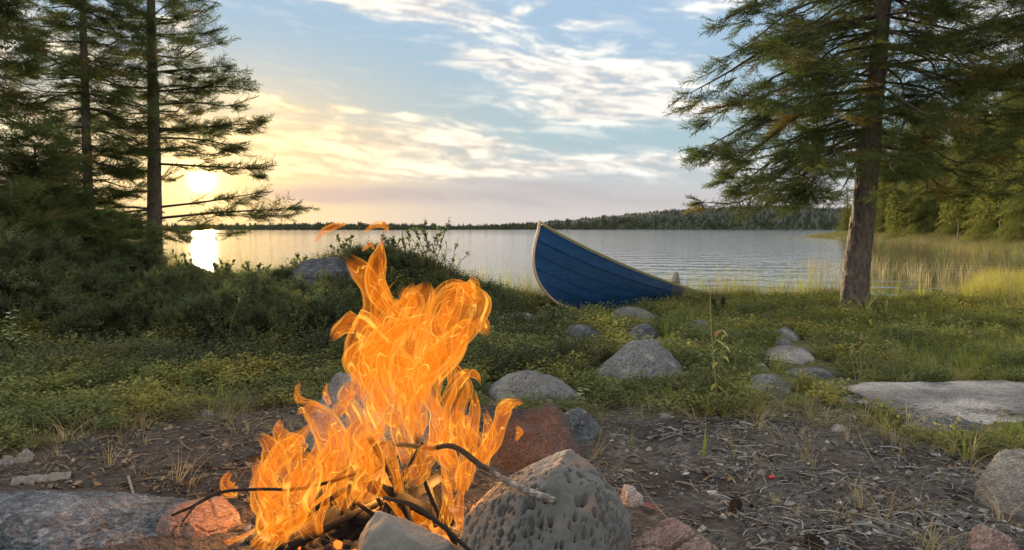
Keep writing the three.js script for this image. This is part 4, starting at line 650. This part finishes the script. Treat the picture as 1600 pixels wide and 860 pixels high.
{
  const r = rng(6001), S = [[], []], M = [[], []], Tl = [[], []], Dr = [[]], C = [[], [], []], SPK = [[], [], []];
  const spot = (d0, d1, pw, half = 0.86) => { const d = d0 + (d1 - d0) * Math.pow(r(), pw), x = (r() * 2 - 1) * (d * half + 0.3); return [x, -d]; };
  const meadow = (x, z) => sm(0.2, 2.2, x + 0.9 * noise(x * 0.5, z * 0.5, 3)) ;    // grass to the right, heath to the left
  for (let i = 0; i < 78000; i++) {
    const [x, z] = spot(2.0, 11.5, 0.85); if (ground(x, z) < WATER + 0.08 || onStone(x, z) || onBoat(x, z)) continue;
    const b = bareness(x, z); if (r() < b * 1.15 - 0.02) continue;
    const g = meadow(x, z), dens = 0.5 + fbm(x * 1.1, z * 1.1, 21, 3); if (fbm(x * 2.1, z * 2.1, 61, 3) < -0.10 && r() < 0.82) continue;
    if (r() < 0.16 + 0.8 * g * (0.15 + dens)) { if (r() < 0.6) S[r() < 0.5 ? 0 : 1].push([upright(x, z, 0.7 + 0.6 * r(), r), r() < 0.2 + 0.3 * b ? straw(r) : fresh(r)]); else if (dens > 0.35 && x > 1.2 && z < -4.5 && r() < 0.18 + 0.5 * sm(2.2, 4, x)) M[r() < 0.5 ? 0 : 1].push([upright(x, z, 0.35 + 0.4 * r(), r), fresh(r)]); }
    else if (dens > 0.3 || r() < 0.5) { const k = 0.6 + 0.7 * r(), y = r() < 0.25 ? r() : 0.1, q = Math.floor(r() * 3); const pt = sm(-0.15, 0.25, fbm(x * 1.7, z * 1.7, 33, 3)), ye = sm(0.05, 0.3, fbm(x * 0.9 + 7, z * 0.9, 41, 3)) * 0.8; C[q].push([upright(x, z, (0.9 + 0.9 * r()) * (1 + 0.35 * sm(-4, -7, z)), r, 0.5), mix3([0.10 * k, 0.14 * k, 0.05 * k], [(0.22 + 0.24 * Math.max(y, ye)) * k, (0.25 + 0.12 * Math.max(y, ye)) * k, 0.07 * k], 0.25 + 0.75 * pt)]); }
  }
  // sedges along the water's edge, the sunlit stand at the right, reeds in the cove
  for (let i = 0; i < 6500; i++) { const x = -5.5 + 11.5 * r(), z = shoreZ(x) + 1.1 * r() - 0.35; if (onStone(x, z) || (x > 4.6 && r() < 0.8)) continue; const big = r() < 0.28, l = big ? Tl : M; l[r() < 0.5 ? 0 : 1].push([upright(x, z, 0.6 + 0.55 * r(), r), r() < 0.4 ? straw(r) : fresh(r)]); }
  for (let i = 0; i < 3800; i++) { const x = 5.6 + 8 * r(), z = -8.2 - 5.4 * r(), e = noise(x * 0.7, z * 0.7, 6); if (ground(x, z) < WATER + 0.02 || x < -0.545 * z + 0.5 * e) continue; const k = 0.8 + 0.5 * r(), y = r(); M[r() < 0.5 ? 0 : 1].push([upright(x, z, 0.8 + 0.5 * r(), r), y < 0.3 ? straw(r) : [0.36 * k, 0.34 * k, 0.06 * k]]); }
  for (let i = 0; i < 1100; i++) { const s = 0.1 + 0.62 * r(), d = -1.2 - 5.5 * r() * r(), p = bankPoint(s, 0), q = bankPoint(s, d); if (noise(s * 60, d * 0.7) < -0.12 + 0.25 * (-d / 6)) continue; if (800 + F * q.x / -q.z < 1475 && r() < 0.85) continue; q.y = WATER - 0.05; Tl[r() < 0.5 ? 0 : 1].push([place(q, V(Math.cos(r() * 6.28), 0, Math.sin(r() * 6.28)), UPV, V(2.2, 0.9 + 0.4 * r(), 2.2)), [0.24, 0.22, 0.08].map((c) => c * (0.7 + 0.6 * r()))]); }
  for (let i = 0; i < 2600; i++) { const s = 0.02 + 0.75 * r(), q = bankPoint(s, 0.4 + 5 * r()); M[r() < 0.5 ? 0 : 1].push([place(q, V(Math.cos(r() * 6.28), 0, Math.sin(r() * 6.28)), UPV, V(4, 1.2 + 0.8 * r(), 4)), [0.22, 0.20, 0.075].map((c) => c * (0.7 + 0.6 * r()))]); }
  for (let i = 0; i < 90; i++) { const x = 9.5 + 3 * (r() - 0.5), z = -17.5 - 8 * r(); Tl[i % 2].push([place(V(x + 3 * r(), WATER - 0.05, z), V(r() - 0.5, 0, r() - 0.5), UPV, V(1.5, 1.1, 1.5)), straw(r)]); }
  // dry straw on the trodden ground and among the grass
  for (let i = 0; i < 6500; i++) { const [x, z] = spot(2.0, 6.5, 0.9); if (onStone(x, z)) continue; const b = bareness(x, z); if (r() > (b > 0.1 && b < 0.95 ? 0.7 : b >= 0.95 ? 0.10 : 0.2) * (x > 1 ? 1.2 : 0.7)) continue; Dr[0].push([upright(x, z, 0.5 + 0.8 * r(), r, 0.8), straw(r)]); }
  const nm = { S: ['short_grass', 'short green grass of the shore meadow'], M: ['meadow_grass', 'knee-high grass along the shore and at the right'], Tl: ['sedge', 'thin tall sedge and reeds at the water'], Dr: ['dry_grass', 'flattened dry straw on the ground'], C: ['ground_cover', 'low lingonberry and crowberry leaves covering the ground'] };
  for (const [k, list, geos] of [['S', S, TUFT.short], ['M', M, TUFT.mid], ['Tl', Tl, TUFT.tall], ['Dr', Dr, TUFT.dry], ['C', C, COVER]]) list.forEach((l, i) => l.length && (copies(nm[k][0], geos[i], leafMat, l).userData.label = nm[k][1]));
  // heath plants on the mound and under the left trees, low dark
  const H = [[], [], []];
  for (let i = 0; i < 9000; i++) { const x = -7.5 + 8.2 * r(), z = -4.9 - 6.6 * r(); if (ground(x, z) < WATER + 0.15 || onStone(x, z) || bareness(x, z) > 0.2) continue; const k = 0.6 + 0.7 * r(); if (noise(x * 0.9, z * 0.9, 4) < -0.25) continue; H[i % 3].push([place(V(x, ground(x, z) - 0.02, z), V(r() - 0.5, (r() - 0.5) * 0.4, r() - 0.5), V((r() - 0.5) * 0.8, 1, (r() - 0.5) * 0.8), 0.6 + 0.7 * r()), mix3([0.07 * k, 0.085 * k, 0.04 * k], [0.16 * k, 0.15 * k, 0.05 * k], sm(0, 0.3, fbm(x * 1.3, z * 1.3, 50, 3)))]); }
  for (let i = 0; i < 5200; i++) { const d = 4.4 + 4.6 * r(), x = -0.6 + 5.2 * r(), z = -d; if (onStone(x, z) || onBoat(x, z) || bareness(x, z) > 0.1 || fbm(x * 1.5, z * 1.5, 83, 3) < 0.06) continue; const k = 0.6 + 0.7 * r(); H[i % 3].push([place(V(x, ground(x, z) - 0.02, z), V(r() - 0.5, (r() - 0.5) * 0.4, r() - 0.5), V((r() - 0.5) * 0.8, 1, (r() - 0.5) * 0.8), 0.4 + 0.45 * r()), mix3([0.10 * k, 0.135 * k, 0.05 * k], [0.20 * k, 0.12 * k, 0.06 * k], r() < 0.12 ? 1 : 0)]); }
  H.forEach((l, i) => copies('heath', BUSHY[i], leafMat, l).userData.label = 'low dark heath plants on the mound and slope');
}
// ---------------------------------------------------------------- juniper bushes at the left
{
  const r = rng(7100), spots = [[30, 548, 8.0, 0.5, 0.55], [110, 540, 7.6, 0.5, 0.40], [200, 545, 7.4, 0.55, 0.36], [280, 540, 7.6, 0.55, 0.32], [350, 535, 7.7, 0.55, 0.30], [420, 520, 7.9, 0.55, 0.28], [490, 520, 7.7, 0.5, 0.28], [540, 510, 8.2, 0.4, 0.24], [70, 480, 9.2, 0.6, 0.55], [160, 470, 9.2, 0.6, 0.42], [240, 470, 8.9, 0.55, 0.28], [320, 460, 8.7, 0.5, 0.18], [400, 450, 9.0, 0.5, 0.18], [-40, 540, 7.2, 0.6, 0.7], [600, 470, 9.0, 0.45, 0.2], [60, 0, 6.9, 0.5, 0.42], [150, 0, 6.5, 0.45, 0.34], [240, 0, 6.7, 0.45, 0.32], [310, 0, 6.4, 0.42, 0.30], [385, 0, 6.6, 0.45, 0.34], [455, 0, 6.3, 0.42, 0.36], [515, 0, 6.8, 0.4, 0.36], [560, 0, 6.4, 0.3, 0.28], [-10, 0, 6.4, 0.45, 0.45], [330, 0, 7.1, 0.5, 0.36], [430, 0, 7.2, 0.5, 0.36]];
  const mat = leafMat, grp = 'juniper thicket below the left spruces';
  for (const [px, py, d, w, h] of spots) {
    const x = at(px, 400, d).x, b = V(x, ground(x, -d) - 0.03, -d), g = thing('juniper_bush', 'dense dark green juniper bush in the thicket left of the fire', 'bush', b, grp), lists = [[], [], []];
    const n = Math.round(1500 * w * (0.6 + h));
    for (let k = 0; k < 7; k++) { const a = r() * 6.28, e = V(Math.cos(a) * w * 0.6, h * (0.5 + 0.4 * r()), Math.sin(a) * w * 0.5); mesh('stem', tube([V(0, 0, 0), e.clone().multiplyScalar(0.5).add(V(0, 0.05, 0)), e], (v) => 0.011 * (1 - 0.8 * v), 6, 5), twigMat, g); }
    const lobes = []; for (let k = 0; k < 9; k++) { const a = r() * 6.28, q = 0.3 + 0.6 * Math.sqrt(r()); lobes.push([V(Math.cos(a) * w * q, h * (0.25 + 0.5 * r()) , Math.sin(a) * w * q * 0.8), (0.26 + 0.3 * r()) * Math.min(w, h * 1.2)]); }
    for (let k = 0; k < n; k++) {
      const [c, R] = lobes[Math.floor(r() * lobes.length)], dv = V(r() * 2 - 1, r() * 1.7 - 0.6, r() * 2 - 1).normalize(), p = c.clone().addScaledVector(dv, R * (0.35 + 0.65 * Math.pow(r(), 0.5))); if (p.y < 0.0) continue;
      const kk = 0.55 + 0.8 * r(), y = r() < 0.12 ? 1 : 0.15; lists[k % 3].push([place(p, k % 3 === 2 ? V(r() - 0.5, (r() - 0.5) * 0.5, r() - 0.5) : dv.clone().multiplyScalar(0.9).add(V((r() - 0.5) * 0.9, 0.25, (r() - 0.5) * 0.9)), k % 3 === 2 ? dv.clone().add(V(0, 0.5, 0)) : V(r() - 0.5, 0.2, r() - 0.5), 0.65 + 0.5 * r()), [(0.085 + 0.08 * y) * kk, (0.112 + 0.05 * y) * kk, 0.05 * kk]]);
    }
    lists.forEach((l, i) => copies('foliage', i < 2 ? SPRIGS[i] : BUSHY[1], mat, l, g));
  }
}
// ---------------------------------------------------------------- slender shrubs against the water
{
  const r = rng(8300), lf = new Tri(); lf.quad(V(0, 0, 0), V(0.014, 0.003, 0.018), V(0, 0, 0.042), V(-0.014, 0.003, 0.018)); const lg = lf.geo();
  function shrub(label, px, py, d, h, stems, spread, leaves, c0, name = 'willow_shrub') {
    const x = at(px, py, d).x, b = V(x, ground(x, -d) - 0.03, -d), g = thing(name, label, 'shrub', b), list = [];
    for (let s = 0; s < stems; s++) {
      const a = (s / stems - 0.5) * 2 * spread + (r() - 0.5) * 0.3, e = V(Math.sin(a) * h * 0.8, h * (0.7 + 0.35 * r()) * Math.cos(a * 0.6), (r() - 0.5) * h * 0.5), m = e.clone().multiplyScalar(0.5).add(V((r() - 0.5) * 0.06, 0.05, 0)), c = new THREE.CatmullRomCurve3([V(0, 0, 0), m, e]);
      mesh('stem', tube([V(0, 0, 0), m, e], (v) => 0.006 * (1 - 0.75 * v), 12, 5), twigMat, g);
      for (let q = 0; q < 5; q++) { const t = 0.3 + 0.6 * r(), p = c.getPoint(t), l = h * 0.28 * (1.1 - t), dd = c.getTangent(t).add(V((r() - 0.5) * 1.6, 0.1, (r() - 0.5) * 1.6)).normalize(), ee = p.clone().addScaledVector(dd, l); mesh('twig', tube([p, p.clone().lerp(ee, 0.5).add(V(0, 0.01, 0)), ee], (v) => 0.0028 * (1 - 0.7 * v), 5, 4), twigMat, g); for (let k = 0; k < leaves; k++) { const pp = p.clone().lerp(ee, r()); list.push([place(pp, V(r() - 0.5, r() - 0.2, r() - 0.5), V(r() - 0.5, 1, r() - 0.5), 0.7 + 0.7 * r()), c0.map((q) => q * (0.7 + 0.6 * r()))]); } }
      for (let k = 0; k < leaves * 2; k++) list.push([place(c.getPoint(0.35 + 0.65 * r()), V(r() - 0.5, r() - 0.2, r() - 0.5), V(r() - 0.5, 1, r() - 0.5), 0.7 + 0.7 * r()), c0.map((q) => q * (0.7 + 0.6 * r()))]);
    }
    copies('leaves', lg, leafMat, list, g);
  }
  const dk = [0.12, 0.15, 0.05];
  shrub('leafy shrub standing against the water left of the boat', 676, 440, 9.2, 0.68, 7, 0.55, 5, dk);
  shrub('almost bare twiggy shrub just right of the leafy shrub', 700, 445, 9.0, 0.62, 6, 0.75, 1, dk);
  shrub('thin shrub rising behind the tall flame', 610, 405, 9.6, 0.42, 6, 0.5, 4, dk); shrub('shrub on the mound seen through the flame tips', 540, 400, 9.9, 0.42, 6, 0.6, 4, dk);
  shrub('low shrub on the mound above the dark rock', 470, 410, 10.0, 0.42, 6, 0.6, 4, dk); shrub('sunlit shrub right of the sun glitter', 400, 420, 10.3, 0.5, 7, 0.6, 5, dk); shrub('shrub at the lower right of the sun glitter', 350, 430, 10.2, 0.5, 7, 0.6, 5, dk);
  shrub('shrub in the low sun below the large spruce', 300, 430, 10.0, 0.55, 7, 0.6, 6, dk); shrub('small leafy willow beside the stern of the boat', 1126, 478, 8.8, 0.24, 5, 0.5, 4, [0.10, 0.12, 0.05]); shrub('thin shrub between the leafy shrub and the mound', 640, 425, 9.5, 0.42, 4, 0.4, 3, dk);
  // tree with small round leaves hanging in at the upper left
  const x = at(-60, 300, 8).x, b = V(x, ground(x, -8) - 0.05, -8), g = thing('birch_tree', 'birch with small leaves hanging in at the upper left edge', 'tree', b), list = [];
  mesh('trunk', tube([V(0, 0, 0), V(0.05, 1.6, 0), V(0, 3.2, 0), V(0.05, 4.6, 0)], (v) => 0.05 * (1 - 0.75 * v), 24, 10), std({ color: rgb(0.3, 0.28, 0.24) }), g);
  for (let k = 0; k < 26; k++) { const y = 1.5 + 2.9 * r(), a = (r() - 0.5) * 3.4, l = 0.55 + 0.45 * r(), e = V(Math.cos(a) * l, 0.25 * r() - 0.1, Math.sin(a) * l), pts = [V(0.03, y, 0), V(0.03, y, 0).addScaledVector(e, 0.5).add(V(0, 0.08, 0)), V(0.03, y, 0).add(e).add(V(0, -0.15, 0))], c = new THREE.CatmullRomCurve3(pts); mesh('branch', tube(pts, (v) => 0.009 * (1 - 0.8 * v), 10, 5), twigMat, g); for (let q = 0; q < 90; q++) { const p = c.getPoint(0.2 + 0.8 * r()).add(V((r() - 0.5) * 0.3, -0.22 * r() * r() + 0.06, (r() - 0.5) * 0.3)); list.push([place(p, V(r() - 0.5, -0.3 - r(), r() - 0.5), V(r() - 0.5, 1, r() - 0.5), 0.7 + 0.5 * r()), [0.09, 0.11, 0.03].map((q) => q * (0.6 + 0.8 * r()))]); } }
  copies('crown', lg, leafMat, list, g);
}
// ---------------------------------------------------------------- single plants that stand out
{
  const r = rng(9900), stemM = std({ color: rgb(0.28, 0.23, 0.11) }), greenStem = std({ color: rgb(0.16, 0.19, 0.06) });
  const ovate = (L, W) => { const pos = [], idx = [], n = 8; for (let i = 0; i <= n; i++) { const t = i / n, w = W * Math.sin(Math.PI * Math.pow(t, 0.8)) * (1 - 0.25 * t) + 0.0004, y = -0.25 * L * t * t; pos.push(-w, y + w * 0.3, L * t, 0, y, L * t, w, y + w * 0.3, L * t); } for (let i = 0; i < n; i++) { const a = i * 3; idx.push(a, a + 1, a + 3, a + 1, a + 4, a + 3, a + 1, a + 2, a + 4, a + 2, a + 5, a + 4); } const g = new THREE.BufferGeometry(); g.setAttribute('position', new THREE.Float32BufferAttribute(pos, 3)); g.setIndex(idx); g.computeVertexNormals(); return g; };
  const lm = [[0.26, 0.30, 0.05], [0.34, 0.32, 0.05], [0.18, 0.24, 0.05], [0.30, 0.16, 0.05]].map((c) => phy({ color: rgb(...c), side: THREE.DoubleSide, transmission: 0.45, roughness: 1 }));
  const addLeaf = (g, p, dir, L, m) => { const q = mesh('leaf', ovate(L, L * 0.3), m, g); q.applyMatrix4(place(p, dir, UPV, 1)); };
  const b = onGround(1122, 642), d = -b.z, g = thing('sapling', 'tall thin sapling with a few yellow-green leaves right of the rounded boulder', 'plant', b), rel = (x, y) => at(x, y, d).sub(b);
  const sp = [V(0, -0.02, 0), rel(1118, 590), rel(1112, 520), rel(1109, 438)]; mesh('stem', tube(sp, (v) => 0.0042 * (1 - 0.6 * v), 30, 6), stemM, g);
  mesh('stem', tube([V(0.006, -0.02, 0.02), rel(1120, 600), rel(1126, 560), rel(1128, 528)], (v) => 0.003 * (1 - 0.5 * v), 16, 5), greenStem, g);
  for (const [x, y, k, s] of [[1122, 532, 0, 1], [1134, 522, 0, -1], [1136, 540, 1, 1], [1120, 545, 0, -1], [1132, 556, 1, 1], [1128, 572, 0, 1], [1118, 566, 1, -1], [1120, 585, 2, 1], [1116, 600, 1, -1], [1124, 604, 0, 1], [1130, 515, 3, 1], [1124, 516, 3, -1], [1112, 614, 2, -1]]) addLeaf(g, rel(x, y).add(V(-s * 0.01, 0, 0)), V(s * (0.5 + 0.5 * r()), -0.3 - 0.4 * r(), 0.7 * r()), 0.048 + 0.018 * r(), lm[k]);
  function leafy(label, px, py, h, n, L, cols) { const b = onGround(px, py), g = thing('leafy_plant', label, 'plant', b), e = V((r() - 0.5) * 0.1, h, (r() - 0.5) * 0.1); mesh('stem', tube([V(0, -0.02, 0), e.clone().multiplyScalar(0.5).add(V(0.01, 0, 0)), e], (v) => 0.003 * (1 - 0.5 * v), 10, 5), greenStem, g); for (let i = 0; i < n; i++) { const t = 0.2 + 0.8 * i / n, a = i * 2.4; addLeaf(g, e.clone().multiplyScalar(t), V(Math.cos(a), 0.2, Math.sin(a)), L * (0.8 + 0.5 * r()), lm[cols[i % cols.length]]); } }
  leafy('broad leaved green plant at the left edge before the thicket', 14, 556, 0.36, 14, 0.085, [2]); leafy('second broad leaved plant beside the left edge', 36, 562, 0.22, 10, 0.07, [2, 0]); leafy('young plant with yellow leaves below the bow of the boat', 812, 548, 0.14, 8, 0.045, [1, 0]);
  leafy('small yellow-green plant between the rocks above the fire', 898, 636, 0.12, 10, 0.05, [0, 2]);
  function stalk(label, x0, y0, x1, y1, bx, head) { const b = onGround(x0, y0), d = -b.z, g = thing('dry_stalk', label, 'stalk', b), e = at(x1, y1, d).sub(b); const pts = [V(0, -0.02, 0), e.clone().multiplyScalar(0.55).add(V(bx, 0, 0)), e]; mesh('stem', tube(pts, (v) => 0.0026 * (1 - 0.5 * v), 14, 5), stemM, g); if (head) mesh('seed_head', tube([e, e.clone().add(V(0.004, 0.02, 0)), e.clone().add(V(0.002, 0.045, 0))], (v) => 0.007 * Math.sin(Math.PI * clamp(v, 0.05, 0.95)) + 0.001, 8, 6, (a, v) => 0.4 * noise(a * 2, v * 9)), stemM, g); }
  stalk('left dry stalk with a seed head before the wide pale slab', 1340, 606, 1330, 556, 0, 1); stalk('tallest of three dry stalks before the wide pale slab', 1346, 605, 1345, 533, 0, 1); stalk('curved dry stalk in the group before the wide pale slab', 1342, 607, 1338, 560, 0.01, 0);
  stalk('long dry stalk leaning left above the wide pale slab', 1408, 592, 1385, 480, 0, 1); stalk('second long dry stalk above the wide pale slab', 1416, 592, 1402, 520, 0, 0);
  stalk('pale thin stalk standing alone before the dark thicket', 358, 556, 372, 474, -0.03, 1); stalk('thin stalk on the burnt ground below the sapling', 1166, 682, 1164, 640, 0, 0); stalk('bent pale stalk before the thicket at the left', 20, 500, 60, 448, 0.05, 0);
  function tuft(label, px, py, h, n, w, c) { const b = onGround(px, py), g = thing('grass_tuft', label, 'grass tuft', b), m = phy({ color: rgb(...c), side: THREE.DoubleSide, transmission: 0.4, roughness: 1 }); for (let i = 0; i < n; i++) { const q = mesh('blade', tuftGeo(500 + px + i, 1, h * (0.7 + 0.5 * r()), w, 0.6, 0.01), m, g); q.rotation.y = r() * 6; } }
  tuft('single broad bright green grass blade on the burnt ground', 1100, 714, 0.13, 3, 0.008, [0.22, 0.30, 0.04]); tuft('small grass tuft right of the reddish boulder', 985, 700, 0.12, 7, 0.004, [0.18, 0.23, 0.05]); tuft('lone thin grass blade right of the bright green blade', 1146, 716, 0.12, 2, 0.004, [0.2, 0.26, 0.06]); tuft('yellow grass tuft beside the dark cone', 1212, 790, 0.07, 9, 0.003, [0.36, 0.33, 0.10]); tuft('long green grass tuft left of the small dark rock', 792, 640, 0.2, 8, 0.005, [0.20, 0.26, 0.05]); tuft('tall green sedge tuft at the foot of the right spruce', 1352, 500, 0.5, 12, 0.008, [0.17, 0.20, 0.05]); tuft('grass tuft at the edge of the bare soil near the boulder', 938, 684, 0.10, 6, 0.004, [0.17, 0.22, 0.05]); tuft('grass tuft in the litter before the bluish slab', 1490, 715, 0.12, 12, 0.003, [0.28, 0.28, 0.08]);
  // cones, bark, leaves, the scrap
  function cone(label, px, py, L) { const b = onGround(px, py), g = thing('spruce_cone', label, 'cone', b.add(V(0, L * 0.28, 0))), m = std({ color: rgb(0.045, 0.028, 0.02) }), sg = new THREE.SphereGeometry(1, 6, 4).scale(L * 0.10, L * 0.03, L * 0.14); mesh('core', new THREE.SphereGeometry(1, 12, 10).scale(L * 0.2, L * 0.2, L * 0.5), m, g); for (let i = 0; i < 70; i++) { const t = i / 70, a = i * 2.4, R = L * 0.26 * Math.sin(Math.PI * (0.12 + 0.8 * t)), q = mesh('scale', sg, m, g); q.applyMatrix4(place(V(Math.cos(a) * R * 0.8, Math.sin(a) * R * 0.8, L * (t - 0.5)), V(Math.cos(a), Math.sin(a), 0.9), V(Math.cos(a), Math.sin(a), -0.3), 1)); } g.rotation.y = r() * 6; }
  cone('dark spruce cone lying on the burnt ground', 1150, 798, 0.075); cone('dark spruce cone at the bottom right', 1272, 858, 0.08);
  function bark(label, px, py, L, W, yaw, c) { const b = onGround(px, py), pos = [], idx = [], col = [], n = 26, k = 10; for (let s = 0; s < 2; s++) for (let i = 0; i <= n; i++) for (let j = 0; j <= k; j++) { const t = i / n - 0.5, u = j / k - 0.5, w = W * (1 + 0.4 * noise(i * 0.3, 2 + px)) , R = 0.75 * w; const a = u * w / R * 1.5; pos.push(t * L, R * Math.cos(a) - R * 0.7 + 0.012 * noise(i * 0.5, j * 0.5, px) - s * 0.005, R * Math.sin(a) + 0.02 * noise(t * 4, px)); const q = 0.6 + 0.5 * fbm(i * 0.5, j * 0.9, px, 3) * 2; col.push(...c.map((v) => v * clamp(q, 0.3, 1.4))); }
    for (let s = 0; s < 2; s++) for (let i = 0; i < n; i++) for (let j = 0; j < k; j++) { const a = s * (n + 1) * (k + 1) + i * (k + 1) + j; idx.push(a, a + 1, a + k + 1, a + 1, a + k + 2, a + k + 1); } const g = new THREE.BufferGeometry(); g.setAttribute('position', new THREE.Float32BufferAttribute(pos, 3)); g.setAttribute('color', new THREE.Float32BufferAttribute(col, 3)); g.setIndex(idx); g.computeVertexNormals(); const m = mesh('bark_piece', g, std({ vertexColors: true, side: THREE.DoubleSide })); m.position.copy(b).add(V(0, W * 0.25, 0)); m.rotation.y = yaw; tag(m, label, 'bark'); }
  bark('curled grey strip of bark at the left above the dark boulder', 66, 752, 0.2, 0.05, 0.35, [0.30, 0.29, 0.26]); bark('shorter curled bark strip at the left edge', 26, 724, 0.12, 0.045, 0.5, [0.28, 0.27, 0.25]); bark('dark piece of burnt bark below the sapling', 1130, 662, 0.16, 0.035, -0.1, [0.03, 0.028, 0.026]);
  const red = mesh('fallen_leaf', ovate(0.06, 0.022), phy({ color: rgb(0.22, 0.05, 0.03), side: THREE.DoubleSide, transmission: 0.3, roughness: 1 })), rp = onGround(1003, 797); red.position.copy(rp).add(V(0, 0.018, 0)); red.rotation.y = 1.2; tag(red, 'red fallen leaf beside the small pale stone', 'leaf');
  const scrap = mesh('paper_scrap', new THREE.SphereGeometry(0.012, 8, 6).scale(1, 0.6, 1), std({ color: rgb(0.6, 0.03, 0.06) })), s2 = onGround(1206, 748); scrap.position.copy(s2).add(V(0, 0.005, 0)); tag(scrap, 'tiny bright red scrap on the burnt ground', 'scrap');
  // sticks and splinters lying about
  const lay = (label, pts, a, b2, c) => { const P = pts.map(([x, y]) => { const p = onGround(x, y); p.y += a * 1.2; return p; }); stick('twig', label, P, a, b2, { col: c, seed: pts[0][0], seg: 24, cat: 'twig' }); };
  lay('long thin dark twig on the soil left of the fire', [[196, 716], [225, 742], [260, 760], [296, 775]], 0.005, 0.003, [0.06, 0.045, 0.04]); lay('pale splinter of wood standing out above the dark boulder', [[200, 748], [206, 768], [211, 786]], 0.006, 0.004, [0.34, 0.30, 0.24]); lay('pale twig beside the left flames', [[330, 792], [352, 802], [368, 812]], 0.007, 0.005, [0.22, 0.20, 0.17]); lay('pale curved twig on the soil at the left', [[98, 680], [130, 670], [158, 660]], 0.004, 0.003, [0.25, 0.2, 0.14]); lay('thin pale twig on the soil far behind the fire', [[325, 630], [350, 624], [375, 616]], 0.003, 0.002, [0.28, 0.24, 0.18]); lay('short pale twig near the middle of the soil', [[280, 690], [290, 700], [300, 706]], 0.004, 0.003, [0.26, 0.23, 0.18]);
  lay('pale twig on the burnt ground right of the boulder', [[1030, 690], [1060, 680], [1082, 676]], 0.004, 0.003, [0.25, 0.23, 0.2]); lay('thin grey twig upright in the litter', [[1190, 738], [1194, 748], [1198, 760]], 0.003, 0.002, [0.3, 0.29, 0.26]); lay('long straw stalk on the ground at the right', [[1350, 752], [1400, 780], [1440, 812]], 0.003, 0.002, [0.36, 0.31, 0.2]); lay('long straw stalk crossing the burnt ground', [[1330, 640], [1352, 700], [1378, 740]], 0.0025, 0.002, [0.34, 0.3, 0.19]); lay('brown stick in the litter at the lower right', [[1235, 845], [1262, 852], [1290, 868]], 0.006, 0.004, [0.10, 0.07, 0.05]); lay('dark twig beside the black stub', [[292, 724], [330, 732], [372, 736]], 0.006, 0.004, [0.05, 0.04, 0.035]);
}
// ---------------------------------------------------------------- litter on the trodden ground
{
  const r = rng(12000), flake = new Tri(); flake.quad(V(-0.5, 0, -0.25), V(0.4, 0.1, -0.3), V(0.5, 0, 0.2), V(-0.35, 0.12, 0.3)); flake.tri(V(0.5, 0, 0.2), V(0.4, 0.1, -0.3), V(0.75, 0.05, 0)); const fg = flake.geo();
  const tg = tube([V(-0.5, 0, 0), V(0, 0.06, 0.05), V(0.5, 0, 0)], () => 0.028, 4, 4), cg = new THREE.IcosahedronGeometry(0.5, 0), lf = new Tri(); lf.quad(V(0, 0, -0.5), V(0.26, 0.12, 0), V(0, 0.03, 0.5), V(-0.26, 0.14, 0)); const lg = lf.geo();
  const A = [], B = [], C = [], D = [];
  for (let i = 0; i < 76000; i++) {
    const d = 1.9 + 5.2 * Math.pow(r(), 1.25), x = (r() * 2 - 1) * (d * 0.8 + 0.2), z = -d, b = Math.max(bareness(x, z), 0.55 * sm(-0.08, -0.16, fbm(x * 2.1, z * 2.1, 61, 3))), cl = 0.35 + 1.6 * sm(-0.15, 0.35, fbm(x * 2.4, z * 2.4, 71, 4)); if (r() > (0.16 + b) * cl || onStone(x, z)) continue;
    const y = ground(x, z) + 0.004, dir = V(r() - 0.5, (r() - 0.5) * 0.5, r() - 0.5), up = V((r() - 0.5) * 0.9, 1, (r() - 0.5) * 0.9), q = r(), pale = r() ** 3, right = sm(-0.2, 0.8, x), c = mix3(mix3([0.075, 0.057, 0.045], [0.10, 0.097, 0.093], right), mix3([0.36, 0.29, 0.20], [0.46, 0.45, 0.42], right), pale * 0.9);
    if (q < 0.42) A.push([place(V(x, y, z), dir, up, 0.007 + 0.034 * r() ** 4), c]); else if (q < 0.80) (x < -0.3 && r() < 0.55) || B.push([place(V(x, y + 0.003, z), V(dir.z, dir.y * 0.5, dir.x), UPV, V(1, 1, 1).multiplyScalar(0.022 + 0.075 * r() ** 2.5)), c]); else if (q < 0.88) C.push([place(V(x, y, z), dir, up, V(1, 0.6, 0.8).multiplyScalar(0.006 + 0.014 * r())), mix3(c, [0.12, 0.115, 0.11], 0.5)]); else D.push([place(V(x, y + 0.003, z), dir, up, 0.014 + 0.022 * r()), r() < 0.3 ? [0.22, 0.14, 0.06] : mix3(c, [0.10, 0.07, 0.035], 0.5)]);
  }
  const m = std({ color: 0xffffff, side: THREE.DoubleSide });
  copies('forest_litter', fg, m, A).userData.label = 'bark flakes and char scattered on the bare soil'; copies('twig_litter', tg, m, B).userData.label = 'tiny twigs and straw scattered on the bare soil'; copies('gravel', cg, m, C).userData.label = 'grit and small gravel on the bare soil'; copies('leaf_litter', lg, m, D).userData.label = 'small dead leaves scattered on the bare soil';
  const berries = []; for (let i = 0; i < 260; i++) { const d = 4.2 + 4.5 * r(), x = (r() * 1.2 - 0.35) * d * 0.8; if (bareness(x, -d) > 0.2 || onStone(x, -d)) continue; berries.push([place(V(x, ground(x, -d) + 0.05 + 0.04 * r(), -d), V(1, 0, 0), UPV, 0.008), [0.35, 0.015, 0.015]]); }
  copies('red_berries', new THREE.SphereGeometry(0.6, 6, 5), std({ color: 0xffffff, roughness: 0.4 }), berries).userData.label = 'red lingonberries dotted through the ground cover';
}
renderer.render(scene, camera);
